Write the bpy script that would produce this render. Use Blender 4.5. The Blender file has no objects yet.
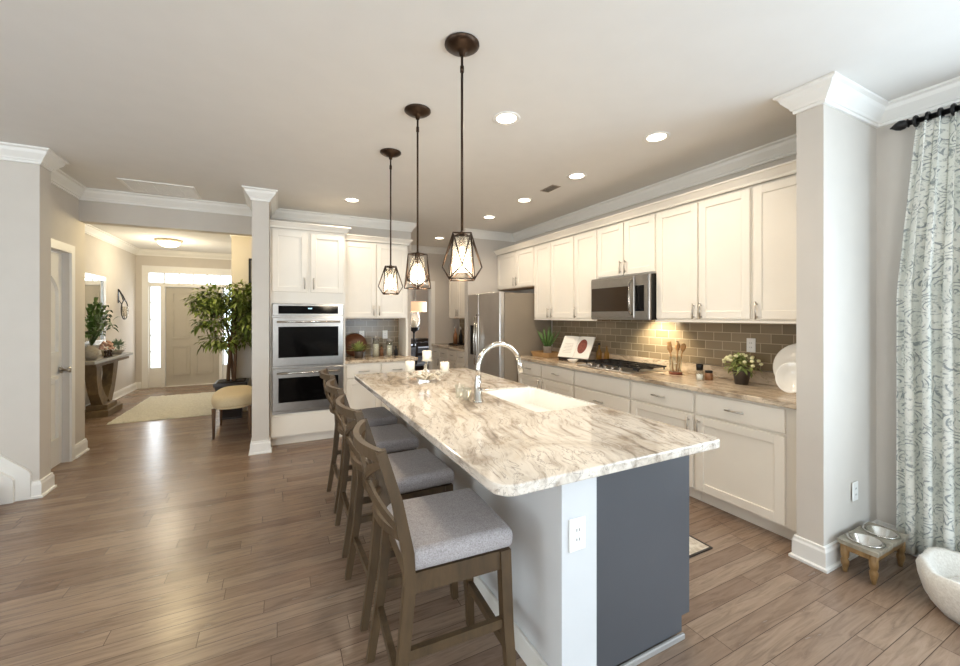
import bpy, bmesh, math, random
from mathutils import Vector, Matrix
R = math.radians; PI = math.pi
rnd = random.Random(7)
scene = bpy.context.scene
col = scene.collection
# ------------------------------------------------------------------ camera, world, light, exposure
cam_d = bpy.data.cameras.new('camera'); cam = bpy.data.objects.new('camera', cam_d); col.objects.link(cam)
cam.location = (0, 0, 1.46); cam.rotation_euler = (R(90), 0, R(-26.75))
cam_d.sensor_width = 36; cam_d.lens = 15.0; cam_d.sensor_fit = 'HORIZONTAL'; cam_d.shift_y = -17/960; cam_d.clip_start = 0.05
scene.camera = cam
vs = scene.view_settings
vs.view_transform = 'Standard'; vs.look = 'None'; vs.gamma = 1; vs.use_curve_mapping = False; vs.exposure = 0.0
scene.cycles.use_denoising = True; scene.cycles.max_bounces = 8; scene.cycles.diffuse_bounces = 5
scene.cycles.transparent_max_bounces = 12; scene.cycles.sample_clamp_indirect = 6
scene.cycles.caustics_reflective = False; scene.cycles.caustics_refractive = False
w = bpy.data.worlds.new('world'); scene.world = w; w.use_nodes = True
wb = w.node_tree.nodes['Background']; wb.inputs[0].default_value = (0.80, 0.90, 1.0, 1); wb.inputs[1].default_value = 5.0
def area(name, loc, rot, sx, sy, power, rgb, spread=180):
    d = bpy.data.lights.new(name, 'AREA'); d.shape = 'RECTANGLE'; d.size = sx; d.size_y = sy; d.energy = power; d.color = rgb
    d.spread = R(spread)
    o = bpy.data.objects.new(name, d); o.location = loc; o.rotation_euler = rot; col.objects.link(o); return o
DAY = (0.70, 0.85, 1.0)
area('daylight_side_window', (3.46, -0.60, 1.45), (0, R(102), 0), 1.7, 2.0, 80, DAY)
area('daylight_back_window', (-2.1, -3.60, 1.45), (R(114), 0, R(0)), 2.7, 1.9, 126, (0.94, 0.965, 1.0))
area('daylight_back_window_right', (2.65, -3.60, 1.45), (R(112), 0, R(10)), 1.2, 1.9, 74, (0.58, 0.78, 1.0))
area('daylight_left_window', (-4.40, 0.8, 1.5), (0, R(-108), 0), 1.7, 3.0, 40, (0.86, 0.93, 1.0))
for x in (-2.245, -.975): area('daylight_entry', (x, 10.24, 1.24), (R(-90), 0, 0), .17, 1.5, 4, (0.95, 0.97, 1.0))
area('fill_dining', (3.3, 9.3, 1.6), (0, R(90), 0), 1.4, 1.6, 45, (0.85, 0.92, 1.0))  # added fill light for the room beyond the doorway, no window there
WARM = (1.0, 0.84, 0.65)
def point(name, loc, power, rgb, r=0.04):
    d = bpy.data.lights.new(name, 'POINT'); d.energy = power; d.color = rgb; d.shadow_soft_size = r
    o = bpy.data.objects.new(name, d); o.location = loc; col.objects.link(o); return o
def spot(name, loc, power, rgb, cone=150, r=0.06, blend=0.6):
    d = bpy.data.lights.new(name, 'SPOT'); d.energy = power; d.color = rgb; d.shadow_soft_size = r; d.spot_size = R(cone); d.spot_blend = blend
    o = bpy.data.objects.new(name, d); o.location = loc; col.objects.link(o); return o
CAN_POWER = 29; PENDANT_POWER = 8; HALL_POWER = 27; HOOD_POWER = 22; DINING_POWER = 22

# ------------------------------------------------------------------ materials
def lin(c): 
    c /= 255.0
    return c/12.92 if c <= 0.04045 else ((c+0.055)/1.055)**2.4
def rgb(r, g, b): return (lin(r), lin(g), lin(b), 1)
class NT:
    def __init__(s, name):
        s.m = bpy.data.materials.new(name); s.m.use_nodes = True; s.t = s.m.node_tree; s.b = s.t.nodes['Principled BSDF']
    def n(s, kind, **kw):
        nd = s.t.nodes.new('ShaderNode'+kind)
        for k, v in kw.items():
            if hasattr(nd, k): setattr(nd, k, v)
            else: nd.inputs[k.replace('_', ' ')].default_value = v
        return nd
    def l(s, a, b): s.t.links.new(a, b)
    def coord(s, scale=(1, 1, 1), rot=(0, 0, 0), loc=(0, 0, 0)):
        tc = s.n('TexCoord'); mp = s.n('Mapping'); s.l(tc.outputs['Object'], mp.inputs[0])
        mp.inputs['Scale'].default_value = scale; mp.inputs['Rotation'].default_value = rot; mp.inputs['Location'].default_value = loc
        return mp.outputs[0]
    def noise(s, vec, scale, detail=4, rough=.5, dist=0):
        nd = s.n('TexNoise'); s.l(vec, nd.inputs['Vector'])
        nd.inputs['Scale'].default_value = scale; nd.inputs['Detail'].default_value = detail
        nd.inputs['Roughness'].default_value = rough; nd.inputs['Distortion'].default_value = dist
        return nd.outputs['Fac']
    def ramp(s, fac, stops):
        nd = s.n('ValToRGB'); s.l(fac, nd.inputs[0]); e = nd.color_ramp.elements
        while len(e) < len(stops): e.new(.5)
        for el, (p, c) in zip(e, stops): el.position = p; el.color = c
        return nd.outputs[0]
    def mix(s, fac, a, b, mode='MIX'):
        nd = s.n('Mix', data_type='RGBA', blend_type=mode)
        for v, i in ((fac, 0), (a, 6), (b, 7)):
            if hasattr(v, 'links'): s.l(v, nd.inputs[i])
            else: nd.inputs[i].default_value = v
        return nd.outputs[2]
    def bump(s, h, strength=.2, dist=.01):
        nd = s.n('Bump'); s.l(h, nd.inputs['Height']); nd.inputs['Strength'].default_value = strength; nd.inputs['Distance'].default_value = dist
        s.l(nd.outputs[0], s.b.inputs['Normal']); return nd
    def set(s, base=None, rough=None, metal=None, spec=None):
        for k, v in (('Base Color', base), ('Roughness', rough), ('Metallic', metal), ('Specular IOR Level', spec)):
            if v is None: continue
            if hasattr(v, 'links'): s.l(v, s.b.inputs[k])
            else: s.b.inputs[k].default_value = v
        return s
def plain(name, c, rough=.5, metal=0, var=.06, scale=6, bump=0, bscale=60, spec=None):
    t = NT(name); v = t.coord(); f = t.noise(v, scale, 3)
    a = rgb(*c); lo = tuple(x*(1-var) for x in a[:3])+(1,); hi = tuple(min(1, x*(1+var)) for x in a[:3])+(1,)
    t.set(t.ramp(f, [(.3, lo), (.7, hi)]), rough, metal, spec)
    if bump: t.bump(t.noise(v, bscale, 3), bump, .004)
    return t.m
def wood(name, dark, light, rough=.45, scale=(3, 30, 30), bump=.12):
    t = NT(name); v = t.coord(scale=scale); f = t.noise(v, 1.6, 6, .6, .4); f2 = t.noise(t.coord(), 3, 2)
    c = t.ramp(f, [(.3, rgb(*dark)), (.7, rgb(*light))])
    t.set(t.mix(f2, c, tuple(x*.8 for x in rgb(*light)[:3])+(1,)), rough); t.bump(f, bump, .003); return t.m
def emit(name, c, strength):
    t = NT(name); t.b.inputs['Base Color'].default_value = rgb(*c); t.b.inputs['Emission Color'].default_value = rgb(*c)
    t.b.inputs['Emission Strength'].default_value = strength; return t.m
def glass(name, tint=(255, 255, 255), gloss=.12, haze=0):
    t = NT(name); tr = t.n('BsdfTransparent'); tr.inputs[0].default_value = rgb(*tint)
    gl = t.n('BsdfGlossy'); gl.inputs['Roughness'].default_value = .03
    lw = t.n('LayerWeight'); lw.inputs[0].default_value = .35
    mr = t.n('MapRange'); t.l(lw.outputs['Facing'], mr.inputs[0]); mr.inputs[3].default_value = gloss*.5; mr.inputs[4].default_value = min(1, gloss*4)
    mx = t.n('MixShader'); t.l(mr.outputs[0], mx.inputs[0]); t.l(tr.outputs[0], mx.inputs[1]); t.l(gl.outputs[0], mx.inputs[2])
    out = t.t.nodes['Material Output']
    if haze:
        df = t.n('BsdfTranslucent'); df.inputs[0].default_value = rgb(*tint); m2 = t.n('MixShader'); m2.inputs[0].default_value = haze
        t.l(mx.outputs[0], m2.inputs[1]); t.l(df.outputs[0], m2.inputs[2]); t.l(m2.outputs[0], out.inputs[0])
    else: t.l(mx.outputs[0], out.inputs[0])
    return t.m
def floor_mat():
    t = NT('wood_floor'); v = t.coord(loc=(50, 50, 0)); sp = t.n('SeparateXYZ'); t.l(v, sp.inputs[0])
    dv = t.n('Math', operation='DIVIDE'); t.l(sp.outputs[1], dv.inputs[0]); dv.inputs[1].default_value = .098
    fl = t.n('Math', operation='FLOOR'); t.l(dv.outputs[0], fl.inputs[0]); wn = t.n('TexWhiteNoise', noise_dimensions='1D'); t.l(fl.outputs[0], wn.inputs['W'])
    sh = t.n('Math', operation='MULTIPLY_ADD'); t.l(wn.outputs['Value'], sh.inputs[0]); sh.inputs[1].default_value = 4.0; t.l(sp.outputs[0], sh.inputs[2])
    cx = t.n('CombineXYZ'); t.l(sh.outputs[0], cx.inputs[0]); t.l(sp.outputs[1], cx.inputs[1])
    br = t.n('TexBrick'); t.l(cx.outputs[0], br.inputs['Vector']); br.offset = 0; br.squash = 1
    br.inputs['Color1'].default_value = (0, 0, 0, 1); br.inputs['Color2'].default_value = (1, 1, 1, 1); br.inputs['Mortar'].default_value = (.5, .5, .5, 1)
    br.inputs['Scale'].default_value = 1; br.inputs['Brick Width'].default_value = .85; br.inputs['Row Height'].default_value = .098
    br.inputs['Mortar Size'].default_value = .0016; br.inputs['Mortar Smooth'].default_value = .3; br.inputs['Bias'].default_value = 0
    # shift the grain from board to board
    add = t.n('VectorMath', operation='MULTIPLY_ADD'); t.l(br.outputs['Color'], add.inputs[0]); add.inputs[1].default_value = (7, 3, 5); t.l(v, add.inputs[2])
    mp = t.n('Mapping'); t.l(add.outputs[0], mp.inputs[0]); mp.inputs['Scale'].default_value = (1.5, 15, 1)
    g = t.noise(mp.outputs[0], 2.4, 7, .62, 1.1)
    base = t.ramp(br.outputs['Color'], [(0, rgb(138, 115, 98)), (.5, rgb(149, 127, 109)), (1, rgb(163, 141, 122))])
    grain = t.ramp(g, [(.32, rgb(150, 140, 130)), (.5, rgb(225, 220, 215)), (.68, rgb(255, 255, 255))])
    c = t.mix(.62, base, grain, 'MULTIPLY')
    c = t.mix(br.outputs['Fac'], c, rgb(70, 55, 45))
    t.set(c, None, 0, .5)
    rr = t.n('MapRange'); t.l(g, rr.inputs[0]); rr.inputs[3].default_value = .31; rr.inputs[4].default_value = .20; t.l(rr.outputs[0], t.b.inputs['Roughness'])
    wv = t.noise(t.coord(scale=(1, 7, 1)), 2.2, 2)
    hm = t.n('Math', operation='MULTIPLY_ADD'); t.l(br.outputs['Fac'], hm.inputs[0]); hm.inputs[1].default_value = -.8; t.l(wv, hm.inputs[2])
    h2 = t.n('Math', operation='MULTIPLY_ADD'); t.l(g, h2.inputs[0]); h2.inputs[1].default_value = .25; t.l(hm.outputs[0], h2.inputs[2])
    t.bump(h2.outputs[0], .22, .006); return t.m
def granite(name, rot=0, shift=0, tint=(1, 1, 1, 1)):
    t = NT(name); v = t.coord(scale=(1, 1, 1), rot=(0, 0, rot), loc=(shift, shift, 0))
    wn = t.n('TexNoise'); t.l(v, wn.inputs['Vector']); wn.inputs['Scale'].default_value = 1.5; wn.inputs['Detail'].default_value = 3
    wa = t.n('VectorMath', operation='MULTIPLY_ADD'); t.l(wn.outputs['Color'], wa.inputs[0]); wa.inputs[1].default_value = (.38, .38, .3); t.l(v, wa.inputs[2])
    mp = t.n('Mapping'); t.l(wa.outputs[0], mp.inputs[0]); mp.inputs['Scale'].default_value = (1.5, 11, 11)
    f = t.noise(mp.outputs[0], 1.7, 8, .63, .6)
    c = t.ramp(f, [(.26, rgb(128, 117, 106)), (.36, rgb(178, 166, 152)), (.43, rgb(210, 200, 187)), (.53, rgb(232, 225, 214)), (.66, rgb(221, 211, 197)), (.80, rgb(192, 178, 161))])
    p = t.noise(v, 2.1, 5, .6, .8)
    pm = t.ramp(p, [(.46, (0, 0, 0, 1)), (.66, (1, 1, 1, 1))])
    c2 = t.ramp(f, [(.32, rgb(126, 115, 104)), (.47, rgb(164, 148, 130)), (.62, rgb(208, 195, 177))])
    c = t.mix(pm, c, c2)
    mp2 = t.n('Mapping'); t.l(wa.outputs[0], mp2.inputs[0]); mp2.inputs['Scale'].default_value = (1.2, 6, 6); mp2.inputs['Location'].default_value = (3, 1, 2)
    vn = t.noise(mp2.outputs[0], 2.3, 5, .55, 1.2)
    vm = t.ramp(vn, [(.485, (0, 0, 0, 1)), (.50, (.75, .75, .75, 1)), (.515, (0, 0, 0, 1))])
    c = t.mix(vm, c, rgb(140, 128, 118))
    c = t.mix(1, c, tint, 'MULTIPLY'); t.set(c, .10, 0, .5); return t.m
def tile_mat(name, axis):
    t = NT(name); tc = t.n('TexCoord'); sp = t.n('SeparateXYZ'); t.l(tc.outputs['Object'], sp.inputs[0]); cb = t.n('CombineXYZ')
    t.l(sp.outputs[axis], cb.inputs[0]); t.l(sp.outputs[2], cb.inputs[1])
    br = t.n('TexBrick'); t.l(cb.outputs[0], br.inputs['Vector']); br.offset = .5
    br.inputs['Color1'].default_value = rgb(126, 112, 90); br.inputs['Color2'].default_value = rgb(146, 131, 108); br.inputs['Mortar'].default_value = rgb(184, 170, 146)
    br.inputs['Scale'].default_value = 1; br.inputs['Brick Width'].default_value = .155; br.inputs['Row Height'].default_value = .0775
    br.inputs['Mortar Size'].default_value = .0028; br.inputs['Mortar Smooth'].default_value = .2
    t.set(br.outputs['Color'], .18, 0, .28)
    inv = t.n('Math', operation='SUBTRACT'); inv.inputs[0].default_value = 1; t.l(br.outputs['Fac'], inv.inputs[1])
    nz = t.noise(cb.outputs[0], 9, 2); h = t.n('Math', operation='MULTIPLY_ADD'); t.l(nz, h.inputs[0]); h.inputs[1].default_value = .5; t.l(inv.outputs[0], h.inputs[2])
    t.bump(h.outputs[0], .25, .003); return t.m
def fabric_mat(name, c1, c2, scale=120, rough=.95):
    t = NT(name); v = t.coord(); f = t.noise(v, scale, 3, .7); f2 = t.noise(v, scale*.25, 3)
    c = t.ramp(f, [(.35, rgb(*c1)), (.65, rgb(*c2))]); t.set(t.mix(.25, c, t.ramp(f2, [(.3, rgb(*c1)), (.7, rgb(*c2))])), rough, 0, .2)
    t.bump(f, .5, .002); t.b.inputs['Sheen Weight'].default_value = .2; return t.m
def curtain_mat():
    t = NT('paisley_curtain_cloth'); tc = t.n('TexCoord'); mp = t.n('Mapping'); t.l(tc.outputs['UV'], mp.inputs[0]); v = mp.outputs[0]
    wn = t.n('TexNoise'); t.l(v, wn.inputs['Vector']); wn.inputs['Scale'].default_value = 5; wn.inputs['Detail'].default_value = 1
    wa = t.n('VectorMath', operation='MULTIPLY_ADD'); t.l(wn.outputs['Color'], wa.inputs[0]); wa.inputs[1].default_value = (.10, .10, 0); t.l(v, wa.inputs[2])
    vo = t.n('TexVoronoi'); t.l(wa.outputs[0], vo.inputs['Vector']); vo.inputs['Scale'].default_value = 9
    sn = t.n('Math', operation='SINE'); ml = t.n('Math', operation='MULTIPLY'); t.l(vo.outputs['Distance'], ml.inputs[0]); ml.inputs[1].default_value = 44; t.l(ml.outputs[0], sn.inputs[0])
    lines = t.ramp(sn.outputs[0], [(.45, (0, 0, 0, 1)), (.70, (1, 1, 1, 1))])
    br = t.noise(v, 16, 4, .7); brm = t.ramp(br, [(.47, (0, 0, 0, 1)), (.56, (1, 1, 1, 1))])
    mk = t.mix(1, lines, brm, 'MULTIPLY')
    c = t.mix(t.mix(1, mk, (.82, .82, .82, 1), 'MULTIPLY'), t.ramp(t.noise(v, 3, 2), [(.35, rgb(220, 222, 214)), (.65, rgb(236, 235, 227))]), rgb(128, 136, 138))
    n2 = t.noise(v, 34, 5, .75); m2 = t.ramp(n2, [(.53, (0, 0, 0, 1)), (.62, (.75, .75, .75, 1))])
    c = t.mix(m2, c, rgb(142, 148, 146))
    t.set(c, .9, 0, .15); return t.m

M = {}
M['wall'] = plain('greige_wall_paint', (207, 200, 191), .8, var=.015, bump=.05, bscale=180)
M['ceiling'] = plain('flat_ceiling_paint', (228, 226, 222), .9, var=.012, bump=.05, bscale=120)
M['trim'] = plain('white_trim_paint', (238, 236, 231), .4, var=.01)
M['floor'] = floor_mat()
M['cab'] = plain('cream_cabinet_paint', (238, 232, 221), .42, var=.012)
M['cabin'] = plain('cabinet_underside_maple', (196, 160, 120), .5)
M['granite'] = granite('island_granite', R(-76), 1.3, (.98, .97, .965, 1))
M['granite2'] = granite('counter_granite', R(-86), 4.1, (.92, .83, .71, 1))
M['tile_x'] = tile_mat('taupe_subway_tile_back', 0); M['tile_y'] = tile_mat('taupe_subway_tile_side', 1)
M['steel_bright'] = plain('bright_stainless', (214, 213, 212), .28, 1, var=.04)
M['steel'] = plain('brushed_stainless', (156, 152, 147), .28, 1, var=.05, scale=30)
M['steel_dark'] = plain('dark_stainless', (130, 126, 122), .3, 1)
M['chrome'] = plain('satin_nickel', (205, 200, 192), .16, 1, var=.02)
M['nickel'] = plain('nickel_pull', (190, 184, 176), .28, 1, var=.02)
M['black'] = plain('black_metal', (22, 20, 20), .4, .3)
M['iron'] = plain('cast_iron', (30, 29, 28), .55, .2, bump=.2)
M['blackglass'] = plain('black_oven_glass', (9, 8, 8), .08, 0, spec=.15)
M['mwglass'] = plain('microwave_window', (48, 36, 24), .08, 0, spec=.3)
M['bronze'] = plain('oil_rubbed_bronze', (62, 46, 34), .38, .75, var=.25, scale=20)
M['grey'] = plain('slate_grey_cabinet_paint', (74, 75, 79), .45, var=.02)
M['fridge_side'] = plain('taupe_fridge_side', (142, 130, 114), .5, var=.02)
M['porcelain'] = plain('white_porcelain', (246, 244, 238), .12, var=.005)
M['stool_wood'] = wood('weathered_oak', (42, 31, 19), (92, 72, 48), .5, (14, 14, 3))
M['seat'] = fabric_mat('grey_tweed_seat', (134, 128, 128), (182, 176, 176), 210)
M['beige'] = plain('beige_underside', (190, 174, 148), .6)
M['plate'] = plain('white_plastic_plate', (240, 239, 235), .35, var=.005)
M['slot'] = plain('outlet_slot', (90, 88, 84), .5)
M['can'] = emit('lamp_lens', (255, 240, 214), 9)
M['bulb'] = emit('glowing_bulb', (255, 240, 214), 10)
M['dome'] = emit('lit_glass_dome', (255, 244, 220), 3.5)
M['glass'] = glass('clear_glass', (250, 252, 250), .12)
M['shade_glass'] = glass('pendant_glass', (255, 252, 246), .10, .12)
M['oil'] = glass('golden_oil', (238, 208, 120), .15, .4)
M['curtain'] = curtain_mat()
M['leaf'] = plain('dark_green_leaf', (66, 92, 42), .4, var=.55, scale=9)
M['leaf_ficus'] = plain('ficus_leaf', (116, 132, 60), .45, var=.6, scale=7)
M['leaf_light'] = plain('pale_green_leaf', (150, 160, 92), .5, var=.4, scale=14)
M['leaf_aloe'] = plain('aloe_leaf', (92, 124, 66), .4, var=.35, scale=12)
M['leaf_sage'] = plain('sage_leaf', (140, 162, 136), .5, var=.3, scale=14)
M['petal'] = plain('pale_flower', (226, 222, 176), .6, var=.1, scale=20)
M['pink'] = plain('pink_flower', (216, 176, 156), .6, var=.15, scale=20)
M['soil'] = plain('potting_soil', (50, 38, 28), .9, bump=.6)
M['bark'] = wood('ficus_bark', (70, 48, 34), (120, 90, 66), .7, (20, 20, 4))
M['espresso'] = wood('espresso_wood', (24, 18, 15), (44, 33, 27), .35)
M['walnut'] = wood('distressed_wood', (52, 40, 26), (128, 106, 74), .55, (8, 8, 6))
M['pine'] = wood('pine_board', (150, 110, 66), (196, 158, 108), .55, (20, 4, 4))
M['spoon'] = wood('spoon_wood', (176, 122, 70), (214, 166, 110), .5, (20, 20, 4))
M['bench_cloth'] = fabric_mat('tan_bench_cloth', (206, 186, 148), (224, 206, 170), 160)
M['rug'] = fabric_mat('cream_shag', (196, 190, 174), (232, 228, 214), 60)
M['bed'] = fabric_mat('oatmeal_fleece', (206, 200, 190), (230, 226, 218), 90)
M['bed_out'] = fabric_mat('taupe_bed_cover', (150, 140, 128), (176, 166, 154), 120)
M['carpet'] = fabric_mat('tan_stair_carpet', (170, 148, 128), (196, 176, 156), 140)
M['candle'] = plain('ivory_wax', (246, 240, 224), .45, var=.01)
M['drift'] = plain('whitewashed_branch', (214, 204, 186), .6, var=.2, scale=20, bump=.3)
M['stone'] = plain('grey_stone_pot', (168, 160, 148), .8, var=.15, scale=30, bump=.3)
M['pot_dark'] = plain('dark_pewter_pot', (84, 74, 66), .45, .3, var=.2, scale=14)
M['paper'] = plain('book_page', (240, 236, 226), .7, var=.01)
M['dish'] = plain('dish_photo', (126, 62, 46), .6, var=.6, scale=80)
M['red'] = plain('red_brown_wood', (126, 62, 36), .4, var=.15)
M['amber'] = plain('copper_lidded_spice', (150, 104, 70), .4, var=.25, scale=30)
M['blue_cloth'] = fabric_mat('grey_blue_cloth', (104, 116, 134), (150, 160, 174), 60)
M['drum'] = emit('lit_drum_shade', (228, 190, 150), .9)
M['mirror'] = plain('mirror_silver', (235, 236, 236), .03, 1, var=0)
M['silver'] = plain('bright_silver_frame', (232, 232, 230), .25, .6)
M['tan_paint'] = plain('worn_cream_paint', (196, 184, 158), .6, var=.25, scale=22, bump=.2)
M['gold'] = wood('worn_golden_wood', (104, 76, 42), (164, 130, 84), .5, (18, 18, 5))
M['marble'] = plain('grey_console_stone', (140, 136, 128), .3, var=.12, scale=8)
M['art'] = plain('wall_picture', (170, 160, 140), .5, var=.3, scale=5)
M['dark_void'] = plain('dark_vent_interior', (40, 38, 36), .8)
M['mat'] = fabric_mat('cream_trellis_mat', (170, 150, 126), (226, 216, 198), 26)
M['yard'] = plain('bright_porch', (210, 210, 205), .8)
# ------------------------------------------------------------------ mesh helpers
class B:
    def __init__(s): s.bm = bmesh.new()
    def box(s, x0, x1, y0, y1, z0, z1, bev=0, seg=1):
        v = [s.bm.verts.new(p) for p in ((x0,y0,z0),(x1,y0,z0),(x1,y1,z0),(x0,y1,z0),(x0,y0,z1),(x1,y0,z1),(x1,y1,z1),(x0,y1,z1))]
        f = [s.bm.faces.new([v[i] for i in q]) for q in ((3,2,1,0),(4,5,6,7),(0,1,5,4),(1,2,6,5),(2,3,7,6),(3,0,4,7))]
        if bev:
            es = list({e for q in f for e in q.edges})
            r = bmesh.ops.bevel(s.bm, geom=es, offset=bev, segments=seg, affect='EDGES', profile=.5)
            if seg > 1:
                for q in r['faces']: q.smooth = True
        return s
    def ring(s, pts): return [s.bm.verts.new(p) for p in pts]
    def bridge(s, a, b, smooth=True):
        n = len(a)
        for i in range(n):
            f = s.bm.faces.new((a[i], a[(i+1) % n], b[(i+1) % n], b[i])); f.smooth = smooth
    def cap(s, r, flip=False):
        s.bm.faces.new(r[::-1] if flip else r)
    def sweep(s, pts, sec, up=(0, 0, 1), closed=False, scales=None, smooth=True):
        # sec: list of (a, b) offsets along side and up of each frame
        pts = [Vector(p) for p in pts]; n = len(pts); rings = []; up = Vector(up)
        for i, p in enumerate(pts):
            if closed: t = pts[(i+1) % n]-pts[i-1]
            else: t = pts[min(i+1, n-1)]-pts[max(i-1, 0)]
            t.normalize(); u = up if abs(t.dot(up)) < .97 else Vector((1, 0, 0)) if abs(t.x) < .9 else Vector((0, 1, 0))
            sd = t.cross(u).normalized(); uu = sd.cross(t)
            k = scales[i] if scales else 1
            rings.append(s.ring([p+sd*a*k+uu*b*k for a, b in sec]))
        for i in range(n-1): s.bridge(rings[i], rings[i+1], smooth)
        if closed: s.bridge(rings[-1], rings[0], smooth)
        else: s.cap(rings[0], True); s.cap(rings[-1])
        return s
    def tube(s, pts, r, n=8, closed=False, up=(0, 0, 1)):
        sc = None
        if isinstance(r, (list, tuple)): sc = list(r); r = 1
        return s.sweep(pts, [(r*math.cos(2*PI*i/n), r*math.sin(2*PI*i/n)) for i in range(n)], up, closed, sc)
    def bar(s, pts, a, b, up=(0, 0, 1), scales=None):
        return s.sweep(pts, [(-a/2, -b/2), (a/2, -b/2), (a/2, b/2), (-a/2, b/2)], up, False, scales, False)
    def cyl(s, p0, p1, r0, r1=None, n=16): 
        r1 = r0 if r1 is None else r1
        return s.tube([p0, p1], [r0, r1], n)
    def lathe(s, prof, c=(0, 0, 0), n=24, sx=1, sy=1):
        rings = []
        for r, z in prof:
            if r < 1e-5: rings.append([s.bm.verts.new((c[0], c[1], c[2]+z))])
            else: rings.append(s.ring([(c[0]+sx*r*math.cos(2*PI*i/n), c[1]+sy*r*math.sin(2*PI*i/n), c[2]+z) for i in range(n)]))
        for a, b in zip(rings, rings[1:]):
            if len(a) == 1 and len(b) == 1: continue
            if len(a) == 1:
                for i in range(n): s.bm.faces.new((a[0], b[(i+1) % n], b[i])).smooth = True
            elif len(b) == 1:
                for i in range(n): s.bm.faces.new((a[i], a[(i+1) % n], b[0])).smooth = True
            else: s.bridge(a, b)
        return s
    def prism(s, poly, axis, a, b):
        def P(u, v, k): return {'z': (u, v, k), 'y': (u, k, v), 'x': (k, u, v)}[axis]
        r0 = s.ring([P(u, v, a) for u, v in poly]); r1 = s.ring([P(u, v, b) for u, v in poly])
        s.bridge(r0, r1, False); s.cap(r0, True); s.cap(r1); return s
    def ell(s, c, r, n=14, m=9):
        if not hasattr(r, '__len__'): r = (r, r, r)
        prof = [(math.sin(PI*i/m), -math.cos(PI*i/m)) for i in range(m+1)]
        rings = []
        for q, z in prof:
            if q < 1e-5: rings.append([s.bm.verts.new((c[0], c[1], c[2]+r[2]*z))])
            else: rings.append(s.ring([(c[0]+r[0]*q*math.cos(2*PI*i/n), c[1]+r[1]*q*math.sin(2*PI*i/n), c[2]+r[2]*z) for i in range(n)]))
        for a, b in zip(rings, rings[1:]):
            if len(a) == 1:
                for i in range(n): s.bm.faces.new((a[0], b[(i+1) % n], b[i])).smooth = True
            elif len(b) == 1:
                for i in range(n): s.bm.faces.new((a[i], a[(i+1) % n], b[0])).smooth = True
            else: s.bridge(a, b)
        return s
    def leaf(s, p, d, L, W, bend=.3, seg=3):
        p = Vector(p); d = Vector(d).normalized(); sd = d.cross(Vector((0, 0, 1)))
        if sd.length < .05: sd = Vector((1, 0, 0))
        sd.normalize(); nrm = sd.cross(d)
        prev = None
        for i in range(seg+1):
            k = i/seg; q = p+d*L*k-Vector((0, 0, 1))*bend*L*k*k; wd = W*.5*math.sin(PI*(.12+.88*k)) if k < 1 else .0008
            a = s.bm.verts.new(q-sd*wd+nrm*wd*.3); m_ = s.bm.verts.new(q); b = s.bm.verts.new(q+sd*wd+nrm*wd*.3)
            if prev:
                s.bm.faces.new((prev[0], prev[1], m_, a)).smooth = True; s.bm.faces.new((prev[1], prev[2], b, m_)).smooth = True
            prev = (a, m_, b)
        return s
    def obj(s, name, mt, parent=None, loc=None, rot=None, label=None, kind=None, normals=True):
        if normals: bmesh.ops.recalc_face_normals(s.bm, faces=s.bm.faces)
        me = bpy.data.meshes.new(name); s.bm.to_mesh(me); s.bm.free()
        if isinstance(mt, str): mt = M[mt]
        me.materials.append(mt); o = bpy.data.objects.new(name, me); col.objects.link(o)
        if parent: o.parent = parent
        if loc: o.location = loc
        if rot: o.rotation_euler = rot
        if label: o['label'] = label
        if kind: o['kind'] = kind
        return o
def thing(name, label, cat, loc=(0, 0, 0), rz=0, group=None):
    o = bpy.data.objects.new(name, None); o.empty_display_size = .05; col.objects.link(o); o.location = loc; o.rotation_euler = (0, 0, rz)
    o['label'] = label; o['category'] = cat
    if group: o['group'] = group
    return o
def tag(o, label, cat, group=None):
    o['label'] = label; o['category'] = cat
    if group: o['group'] = group
    return o
def dup(root, loc, rz=None, label=None):
    r = root.copy(); col.objects.link(r); r.location = loc
    if rz is not None: r.rotation_euler = (0, 0, rz)
    if label: r['label'] = label
    for ch in list(root.children):
        c = ch.copy(); col.objects.link(c); c.parent = r
        for g in ch.children:
            d = g.copy(); col.objects.link(d); d.parent = c
    return r
def struct(name, b, mt, **k): return b.obj(name, mt, kind='structure', **k)
def path_sweep(path, prof, name, mt, i0=0, i1=None):
    # prof: (out, z) closed polygon; room on the left of the path; mitred corners computed from the full path
    P = [Vector((x, y)) for x, y in path]; n = len(P); offs = []
    for i in range(n):
        ns = []
        if i > 0: d = (P[i]-P[i-1]).normalized(); ns.append(Vector((-d.y, d.x)))
        if i < n-1: d = (P[i+1]-P[i]).normalized(); ns.append(Vector((-d.y, d.x)))
        if len(ns) == 1: offs.append(ns[0])
        else: m_ = ns[0]+ns[1]; offs.append(m_/max(m_.length_squared/2, 1e-6))
    i1 = n-1 if i1 is None else i1
    b = B(); rings = [b.ring([(P[i].x+offs[i].x*o_, P[i].y+offs[i].y*o_, z) for o_, z in prof]) for i in range(i0, i1+1)]
    for a, c in zip(rings, rings[1:]): b.bridge(a, c, False)
    b.cap(rings[0], True); b.cap(rings[-1])
    return struct(name, b, mt)

H = 2.80
# ------------------------------------------------------------------ the shell
b = B(); b.box(-4.6, 4.6, -3.8, 12.0, -.12, 0); struct('floor', b, 'floor')
b = B(); b.box(-4.6, 4.6, -3.8, 12.0, H, H+.12); struct('ceiling', b, 'ceiling')
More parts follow.
